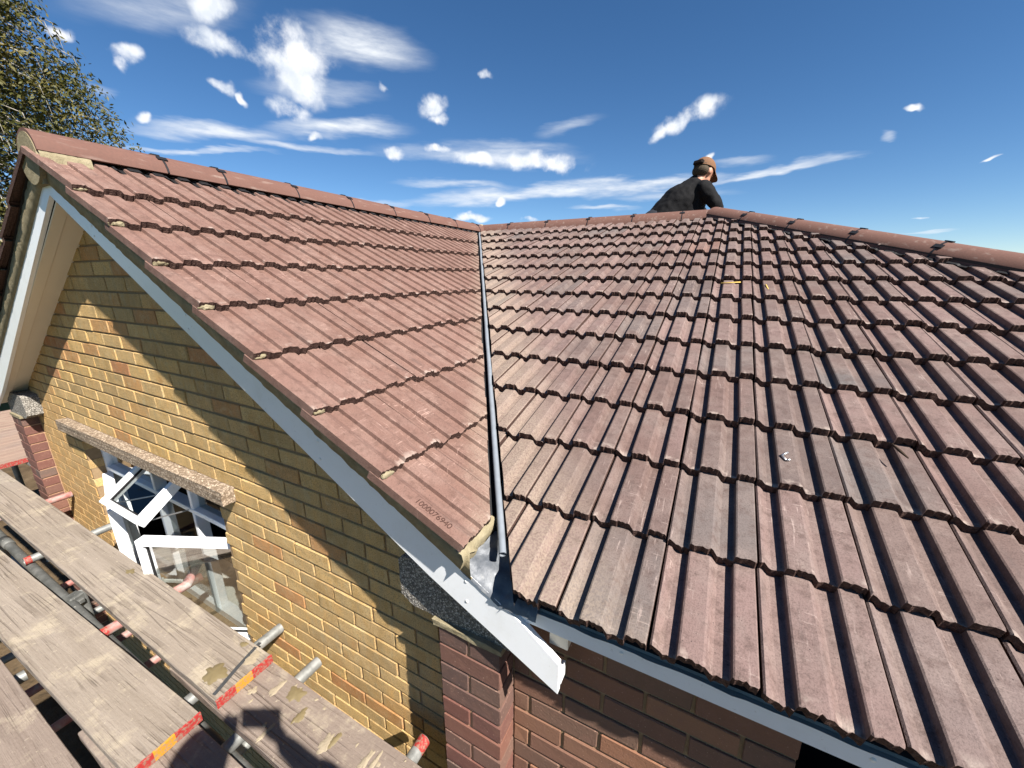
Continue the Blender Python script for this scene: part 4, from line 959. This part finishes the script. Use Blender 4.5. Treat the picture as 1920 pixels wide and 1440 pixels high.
# ------------------------------------------------------------------ tree behind the gable (weeping birch)
def tree(base, H_, rad, nclump, label, seed):
    r = random.Random(seed); root = empty('birch_tree', base); tag(root, label, 'tree'); iv = Matrix.Translation(base).inverted(); B = Vector(base)
    bm = bmesh.new(); tr = [B+Vector((.15*math.sin(t*3), .12*math.cos(t*2.3), H_*.97*t)) for t in [i/12 for i in range(13)]]
    tube_bm(bm, tr, [.20*(1-t/13)+.015 for t in range(13)], 12); o = new('trunk', bm_mesh(bm, 'trunk', True), m['bark'], root); o.matrix_parent_inverse = iv
    bl = bmesh.new(); V, Fc = [], []
    rg = np.random.default_rng(seed); cl_c, cl_s = [], []
    def leafclump(c, n, spread, droop): cl_c.append(tuple(c)); cl_s.append(spread)
    for i in range(nclump):
        t = .30+.70*r.random()**.8; h = H_*t; a = r.uniform(0, 2*math.pi); R_ = rad*(1-((t-.42)/.60)**2 if t > .42 else 1-.6*((.42-t)/.42)**2); R_ = max(.25, R_)*(.82+.36*mnoise.noise(Vector((math.cos(a)*1.2, math.sin(a)*1.2, t*4+seed))))
        d = R_*r.random()**.45; tip = B+Vector((d*math.cos(a), d*math.sin(a), h-.25*d*.5)); st = B+Vector((0, 0, h-.1*d-.2))
        mid = (st+tip)/2+Vector((0, 0, .22*d))
        if i % 3 == 0: tube_bm(bl, [st, mid, tip, tip+Vector((.1*math.cos(a), .1*math.sin(a), -.6))], [.03, .018, .008, .003], 5, caps=False)
        for q in range(3): leafclump(tip+Vector((r.gauss(0, .12), r.gauss(0, .12), -.24*q)), 26, .11+.02*q, .30)
    o = new('limb', bm_mesh(bl, 'limb', True), m['bark'], root); o.matrix_parent_inverse = iv; o['kind'] = 'stuff'
    n_ = 26; cc_ = np.repeat(np.array(cl_c), n_, 0); ss_ = np.repeat(np.array(cl_s), n_)[:, None]; k_ = len(cc_)
    p_ = cc_+rg.normal(size=(k_, 3))*ss_*np.array((1, 1, .9)); p_[:, 2] -= .30*rg.random(k_)
    a_ = rg.uniform((-1, -1, -1.3), (1, 1, .2), (k_, 3)); a_ /= np.linalg.norm(a_, axis=1)[:, None]+1e-6; b_ = np.cross(a_, rg.uniform(-1, 1, (k_, 3))); b_ /= np.linalg.norm(b_, axis=1)[:, None]+1e-6
    l_ = rg.uniform(.04, .075, k_)[:, None]; w_ = l_*.31
    V = np.stack((p_, p_+a_*l_+b_*w_, p_+a_*l_*2, p_+a_*l_-b_*w_), 1).reshape(-1, 3); me = bpy.data.meshes.new('crown'); me.vertices.add(4*k_); me.vertices.foreach_set('co', V.ravel()); me.loops.add(4*k_); me.loops.foreach_set('vertex_index', np.arange(4*k_)); me.polygons.add(k_); me.polygons.foreach_set('loop_start', np.arange(0, 4*k_, 4)); me.update(calc_edges=True); me.validate()
    o = new('crown', me, m['leaf'], root); o.matrix_parent_inverse = iv; o['kind'] = 'stuff'
tree((-14.6, 1.7, ZG), 13.4, 4.75, 2600, 'weeping birch tree with olive leaves standing behind the gable end', 4)
# neighbouring bungalow glimpsed beyond the gable
def neighbour(c, rz):
    root = empty('neighbour_house', c); root.rotation_euler.z = rz; tag(root, 'distant bungalow with red tiled roof glimpsed behind the birch', 'house')
    def P(name, lo, hi, mt, par=root): bm = bmesh.new(); add_box(bm, lo, hi); return new(name, bm_mesh(bm, name), m[mt], par)
    P('wall', (-5, -3.5, 0), (5, 3.5, 2.6), 'house_brick_far')
    bm = bmesh.new(); vs = [bm.verts.new(p) for p in ((-5.4, -3.9, 2.5), (5.4, -3.9, 2.5), (5.4, 3.9, 2.5), (-5.4, 3.9, 2.5), (-5.4, 0, 4.9), (5.4, 0, 4.9))]
    for f in ((0, 1, 5, 4), (2, 3, 4, 5), (1, 2, 5), (3, 0, 4), (3, 2, 1, 0)): bm.faces.new([vs[i] for i in f])
    rf = new('roof', bm_mesh(bm, 'roof'), m['roof_far'], root); P('chimney', (-2, -.4, 4.2), (-1.2, .4, 5.9), 'house_brick_far', rf)
    for x in (-3.4, 0, 3.0):
        w_ = P('window', (x-.7, -3.53, 1.0), (x+.7, -3.45, 2.1), 'upvc_white'); P('pane', (x-.62, -3.55, 1.08), (x+.62, -3.52, 2.02), 'plastic_black', w_)
neighbour((-34, 9.5, ZG), math.radians(75))
# ------------------------------------------------------------------ people
def bake(o):
    bpy.context.view_layer.update(); dg = bpy.context.evaluated_depsgraph_get(); me = bpy.data.meshes.new_from_object(o.evaluated_get(dg)); old = o.data; o.modifiers.clear(); o.data = me; bpy.data.meshes.remove(old)
    for p in me.polygons: p.use_smooth = True
    return o
def limb_bm(bm, pts, rad, side=None, seg=18):
    """tapered tube through the points with rounded ends; rad entries may be (across, deep) pairs, side = across direction"""
    pts = [Vector(p) for p in pts]; P, R_ = [], []
    for i in range(len(pts)-1):
        for k in range(4):
            t = k/4; ra = rad[i] if isinstance(rad[i], tuple) else (rad[i],)*2; rb = rad[i+1] if isinstance(rad[i+1], tuple) else (rad[i+1],)*2
            P.append(pts[i].lerp(pts[i+1], t)); R_.append((ra[0]+(rb[0]-ra[0])*t, ra[1]+(rb[1]-ra[1])*t))
    P.append(pts[-1]); R_.append(rad[-1] if isinstance(rad[-1], tuple) else (rad[-1],)*2)
    for _ in range(2):
        P = [P[0]]+[(P[i-1]+P[i]*2+P[i+1])/4 for i in range(1, len(P)-1)]+[P[-1]]
    ends = []
    for e, (i, j) in enumerate(((0, 1), (-1, -2))):
        d = (P[i]-P[j]).normalized(); ends.append([(P[i]+d*R_[i][1]*k, (R_[i][0]*q, R_[i][1]*q)) for k, q in ((.45, .88), (.8, .6), (.98, .15))])
    P = [p for p, _ in ends[0][::-1]]+P+[p for p, _ in ends[1]]; R_ = [q for _, q in ends[0][::-1]]+R_+[q for _, q in ends[1]]
    rings = []
    for i, p in enumerate(P):
        d = (P[min(i+1, len(P)-1)]-P[max(i-1, 0)]).normalized(); sd = side or (d.cross(Zu) if abs(d.z) < .95 else d.cross(Vector((1, 0, 0)))); sd = (sd-d*sd.dot(d)).normalized(); u = sd.cross(d)
        rings.append([bm.verts.new(p+sd*R_[i][0]*math.cos(2*math.pi*k/seg)+u*R_[i][1]*math.sin(2*math.pi*k/seg)) for k in range(seg)])
    for a_, b_ in zip(rings, rings[1:]):
        for k in range(seg): bm.faces.new((a_[k], a_[(k+1) % seg], b_[(k+1) % seg], b_[k]))
    bm.faces.new(rings[0][::-1]); bm.faces.new(rings[-1])
def limbs(name, specs):
    bm = bmesh.new()
    for sp in specs: limb_bm(bm, *sp)
    o = bpy.data.objects.new(name, bm_mesh(bm, name)); C.objects.link(o); return o
def ell(bm, c, r, M=None, u=20, v=14):
    rr = bmesh.ops.create_uvsphere(bm, u_segments=u, v_segments=v, radius=1, matrix=Matrix.Translation(c) @ (M or Matrix()) @ Matrix.Diagonal((*r, 1))); return rr['verts']
def union(name, objs, voxel, mat, smooth=2):
    bm = bmesh.new()
    for o in objs: bm.from_mesh(o.data)
    for o in objs: bpy.data.objects.remove(o)
    me = bm_mesh(bm, name); o = bpy.data.objects.new(name, me); C.objects.link(o)
    md = o.modifiers.new('r', 'REMESH'); md.mode = 'VOXEL'; md.voxel_size = voxel
    sm = o.modifiers.new('s', 'SMOOTH'); sm.iterations = smooth; bake(o); o.data.materials.clear(); o.data.materials.append(mat); return o
def mesh_obj(bm, name): 
    o = bpy.data.objects.new(name, bm_mesh(bm, name)); C.objects.link(o); return o
def head_bm():
    """head, centre at the origin, facing +x, up +z, about 0.23 m tall"""
    bm = bmesh.new(); ell(bm, (0, 0, .02), (.098, .078, .105)); ell(bm, (.028, 0, -.055), (.062, .058, .062)); ell(bm, (.072, 0, -.088), (.022, .028, .02))
    ell(bm, (.100, 0, -.02), (.018, .013, .024)); ell(bm, (.092, 0, .012), (.016, .045, .012)); ell(bm, (.084, 0, -.058), (.014, .024, .009))
    for s in (-1, 1): ell(bm, (-.005, s*.079, -.008), (.018, .010, .032)); ell(bm, (.085, s*.032, .0), (.012, .015, .009)); 
    ell(bm, (-.02, 0, -.10), (.05, .048, .07)); return bm
def hand_bm(curl=.5):
    """right hand, wrist at the origin, fingers towards +x, palm facing -z, thumb towards +y"""
    bm = bmesh.new(); ell(bm, (.045, 0, 0), (.055, .04, .016))
    for i, (y, l) in enumerate(((.030, .072), (.011, .080), (-.009, .074), (-.028, .058))):
        p = Vector((.088, y, 0)); a = 0
        for q in range(3):
            a += curl*(.5+.3*q); n_ = p+Vector((math.cos(a), 0, -math.sin(a)))*l*(.45, .32, .25)[q]; tube_bm(bm, [p, n_], [.0088-.001*q, .0078-.001*q], 8); ell(bm, n_, (.0076-.001*q,)*3, None, 8, 6); p = n_
    p = Vector((.025, .035, -.004))
    for q, dv_ in enumerate(((.028, .022, -.008), (.026, .008, -.012), (.02, .0, -.01))): n_ = p+Vector(dv_); tube_bm(bm, [p, n_], [.0105-.001*q, .0095-.001*q], 8); ell(bm, n_, (.0092-.001*q,)*3, None, 8, 6); p = n_
    return bm
def cap_bm(brim_len=.085):
    bm = bmesh.new(); n, k = 28, 9
    rows = []
    for j in range(k+1):
        t = j/k*math.pi/2; rows.append([bm.verts.new((.112*math.cos(t)*math.cos(2*math.pi*i/n)-.004, .090*math.cos(t)*math.sin(2*math.pi*i/n), .028+.100*math.sin(t)-(.014*max(0, -math.cos(2*math.pi*i/n)) if j == 0 else 0))) for i in range(n)] if j < k else [bm.verts.new((-.004, 0, .128))])
    for a, b in zip(rows, rows[1:]):
        for i in range(n):
            if len(b) == 1: bm.faces.new((a[i], a[(i+1) % n], b[0]))
            else: bm.faces.new((a[i], a[(i+1) % n], b[(i+1) % n], b[i]))
    return bm
def brim_bm():
    bm = bmesh.new(); A, B, A2, B2 = [], [], [], []
    for i in range(13):
        t = math.radians(-72+12*i); c, s = math.cos(t), math.sin(t)
        pi_ = Vector((.106*c-.004, .088*s, .032)); po = Vector((.100*c+.085*max(0, c)**.8, .094*s, .022-.022*abs(s)-.018*c))
        A.append(bm.verts.new(pi_)); B.append(bm.verts.new(po)); A2.append(bm.verts.new(pi_-Vector((0, 0, .004)))); B2.append(bm.verts.new(po-Vector((0, 0, .004))))
    for i in range(12):
        bm.faces.new((A[i], A[i+1], B[i+1], B[i])); bm.faces.new((A2[i+1], A2[i], B2[i], B2[i+1])); bm.faces.new((B[i], B[i+1], B2[i+1], B2[i]))
    return bm
def attach(o, parent, name, mat):
    o.name = name; o.data.materials.clear(); o.data.materials.append(mat); o.parent = parent; return o
# --- the roofer working behind the main ridge
Ow = Vector((-.405, 4.95, .70))          # a point just behind the ridge line
def wk(a, b, c): return Ow+Rt*a+Zu*b+Hd*c
def slope_b(a, c): p = wk(a, 0, c); return zm(p.y)+.02-Ow.z        # height of the rear slope there
hf = (Rt*math.cos(math.radians(28))+Hd*math.sin(math.radians(28))); hf = (hf-Zu*.42).normalized(); hs_ = Zu.cross(hf).normalized(); hup = hf.cross(hs_)
HC = wk(.112, .362, .0); MH = frame(HC, hf*1.12, hs_*1.12, hup*1.12)
def xf(bm, M): bmesh.ops.transform(bm, matrix=M, verts=bm.verts); return bm
Wc = Hd                                                     # the worker's across direction
sh = lambda c: wk(.055, .175, c)
fk = lambda c: [wk(-.38, -.16, c), wk(-.03, slope_b(0, c)+.10, c), wk(-.40, slope_b(-.4, c)+.065, c)]
torso = ([wk(-.37, -.22, .03), wk(-.23, -.07, .03), wk(-.11, .075, .02), wk(.0, .175, .01)], [(.175, .15), (.185, .165), (.20, .165), (.185, .125)], Wc)
armR = [sh(-.165), wk(.145, .06, -.20), wk(.20, .0, -.205), wk(.29, -.12, -.13)]; armL = [sh(.19), wk(.17, .06, .235), wk(.24, 0, .24), wk(.34, -.10, .2)]
body = limbs('b', [(torso[0], [(a_*.93, b_*.92) for a_, b_ in torso[1]], Wc), ([wk(-.03, .18, .01), wk(.04, .26, .005), wk(.085, .32, .0)], [(.10, .08), .062, .058]),
    (armR, [.062, .05, .046, .032]), (armL, [.062, .05, .046, .032]), (fk(-.04), [.09, .062, .045]), (fk(.26), [.09, .062, .045])])
hd = mesh_obj(xf(head_bm(), MH), 'h')
hx_ = (Rt*.8-Zu*.5+Hd*.3).normalized(); hy_ = Zu.cross(hx_).normalized(); hr = mesh_obj(xf(hand_bm(.6), frame(wk(.29, -.12, -.13), hx_, hy_, hx_.cross(hy_))), 'h')
hr2 = mesh_obj(xf(hand_bm(.6), frame(wk(.34, -.10, .2), hx_, hy_, hx_.cross(hy_))), 'h')
worker = union('person', [body, hd, hr, hr2], .011, m['skin'], 2)
tag(worker, 'person in a black jacket and tan cap bending forward behind the main ridge', 'person')
jk = limbs('jacket', [(torso[0], [(a_*1.08, b_*1.08) for a_, b_ in torso[1]], Wc), ([wk(-.03, .18, .01), wk(.045, .262, .006)], [(.13, .11), (.088, .085)]), ([wk(.02, .13, .01), wk(.0, -.02, .02), wk(-.05, -.18, .03)], [(.18, .14), (.19, .16), (.18, .15)], Wc), (armR[:3]+[wk(.265, -.085, -.155)], [.086, .068, .062, .05]), (armL[:3]+[wk(.31, -.065, .215)], [.086, .068, .062, .05])])
jk = union('jacket', [jk], .012, m['jacket_black'], 3)
for v in jk.data.vertices: v.co += v.normal*.008*mnoise.noise(v.co*13)+v.normal*.005*mnoise.noise(v.co*Vector((30, 30, 12)) if False else v.co*28)
attach(jk, worker, 'jacket', m['jacket_black'])
tr = limbs('trousers', [([wk(-.40, -.17, .03), wk(-.36, -.12, .03)], [(.17, .13), (.17, .13)], Wc), (fk(-.04)[:2]+[wk(-.36, slope_b(-.36, -.04)+.07, -.04)], [.105, .078, .062]), (fk(.26)[:2]+[wk(-.36, slope_b(-.36, .26)+.07, .26)], [.105, .078, .062])])
attach(union('trousers', [tr], .014, m['trousers_dark'], 2), worker, 'trousers', m['trousers_dark'])
cp = mesh_obj(xf(cap_bm(), MH), 'cap'); 
for p in cp.data.polygons: p.use_smooth = True
attach(cp, worker, 'cap', m['cap_tan']); cp['label'] = 'tan brown baseball cap'
br = mesh_obj(xf(brim_bm(), MH), 'cap_brim'); 
for p in br.data.polygons: p.use_smooth = True
br.data.materials.append(m['cap_tan']); br.parent = cp; br.name = 'cap_brim'
bm = bmesh.new(); ell(bm, (-.045, 0, -.012), (.062, .0815, .058)); ell(bm, (-.02, 0, .03), (.098, .0835, .04)); hh = mesh_obj(xf(bm, MH), 'hair'); attach(hh, worker, 'hair', m['hair_grey'])
bm = bmesh.new(); add_box(bm, (-.128, -.05, .012), (-.085, .05, .055), ch=.01); sb = mesh_obj(xf(bm, MH), 'cap_strap'); sb.data.materials.append(m['cap_dark']); sb.parent = cp
for sgn in (0., .3):
    bm = bmesh.new(); p = wk(-.42, slope_b(-.42, sgn)+.045, sgn*.85+.02); ell(bm, p, (.07, .05, .05)); o_ = mesh_obj(bm, 'boot'); attach(o_, worker, 'boot', m['boot_leather'])
# --- the photographer on the boards, out of frame behind the phone; the shadow on the boards is theirs
def ph(a, f_, z): return Rt*a+Hd*f_+Zu*z          # right, forward, up from the lens
ZBd = -1.6385
hips = ph(.13, -.42, -.72); chest = ph(.10, -.40, -.30); neck = ph(.075, -.37, -.04)
pv = [hips, ph(.12, -.42, -.5), chest, ph(.09, -.385, -.12), neck, ph(.07, -.35, .05),
      ph(-.10, -.38, -.16), ph(-.17, -.20, -.30), ph(-.055, -.08, -.06), ph(.28, -.37, -.16), ph(.42, -.16, -.19), ph(.185, -.08, -.025),
      ph(.03, -.42, -.80), ph(.02, -.36, -1.2), ph(.01, -.42, ZBd+.09), ph(.01, -.30, ZBd+.035), ph(.24, -.42, -.80), ph(.26, -.38, -1.2), ph(.27, -.44, ZBd+.09), ph(.27, -.32, ZBd+.035)]
tors = ([pv[0], pv[1], pv[2], pv[3]], [(.16, .11), (.15, .11), (.18, .12), (.12, .085)], Rt)
pl = [([pv[3], pv[4], pv[5]], [(.09, .08), .062, .058]), ([pv[6], pv[7], pv[8]], [.065, .048, .031]), ([pv[9], pv[10], pv[11]], [.065, .048, .031]),
      ([pv[12], pv[13], pv[14]], [.09, .062, .045]), ([pv[16], pv[17], pv[18]], [.09, .062, .045]), ([pv[14], pv[15]], [.04, .036]), ([pv[18], pv[19]], [.04, .036])]
bd = limbs('b', [tors]+pl)
hq = (Hd*.95-Zu*.3).normalized()*1.12; Mh2 = frame(ph(.045, -.30, .165), hq, Zu.cross(Hd)*1.12, hq.cross(Zu.cross(Hd)))
hd = mesh_obj(xf(head_bm(), Mh2), 'h')
def handM(w, d, up_): d = d.normalized(); s_ = up_.cross(d).normalized(); return frame(w, d, s_, d.cross(s_))
h1 = mesh_obj(xf(hand_bm(.35), handM(ph(.175, -.075, -.015), (-Rt*.35+Zu*.9), -Hd)), 'h'); h2 = mesh_obj(xf(hand_bm(.35), handM(ph(-.045, -.075, -.05), (Rt*.25+Zu*.9), -Hd)), 'h')
photog = union('person', [bd, hd, h1, h2], .012, m['skin'], 2); tag(photog, 'person standing on the boards holding up a phone, seen only as a shadow', 'person')
cl = limbs('shirt', [(tors[0], [(a_*1.1, b_*1.12) for a_, b_ in tors[1]], Rt), ([pv[6], pv[7], (pv[7]+pv[8])/2], [.082, .064, .052]), ([pv[9], pv[10], (pv[10]+pv[11])/2], [.082, .064, .052]), ([pv[6], pv[3], pv[9]], [.08, .085, .08])]); attach(union('shirt', [cl], .014, m['shirt_grey'], 2), photog, 'shirt', m['shirt_grey'])
tr2 = limbs('trousers', [([pv[0]-Zu*.06, pv[0]+Zu*.04], [(.175, .125), (.172, .122)], Rt), ([pv[12], pv[13], pv[14]], [.105, .078, .06]), ([pv[16], pv[17], pv[18]], [.105, .078, .06])]); attach(union('trousers', [tr2], .014, m['trousers_dark'], 2), photog, 'trousers', m['trousers_dark'])
for i in (15, 19):
    bm = bmesh.new(); ell(bm, pv[i]+Vector((0, 0, .002))-Hd*.04, (.06, .11, .042), Matrix.Rotation(YAW, 4, 'Z')); attach(mesh_obj(bm, 'boot'), photog, 'boot', m['boot_leather'])
bm = bmesh.new(); add_box(bm, (-.016, -.030, .012), (.138, .046, .020), ch=.002)
pho = mesh_obj(bm, 'phone'); pho.matrix_world = frame(Vector((0, 0, 0)), Rt, Up, -Fw); pho.data.materials.append(m['phone_body']); tag(pho, 'dark phone held up in both hands above the boards', 'phone')
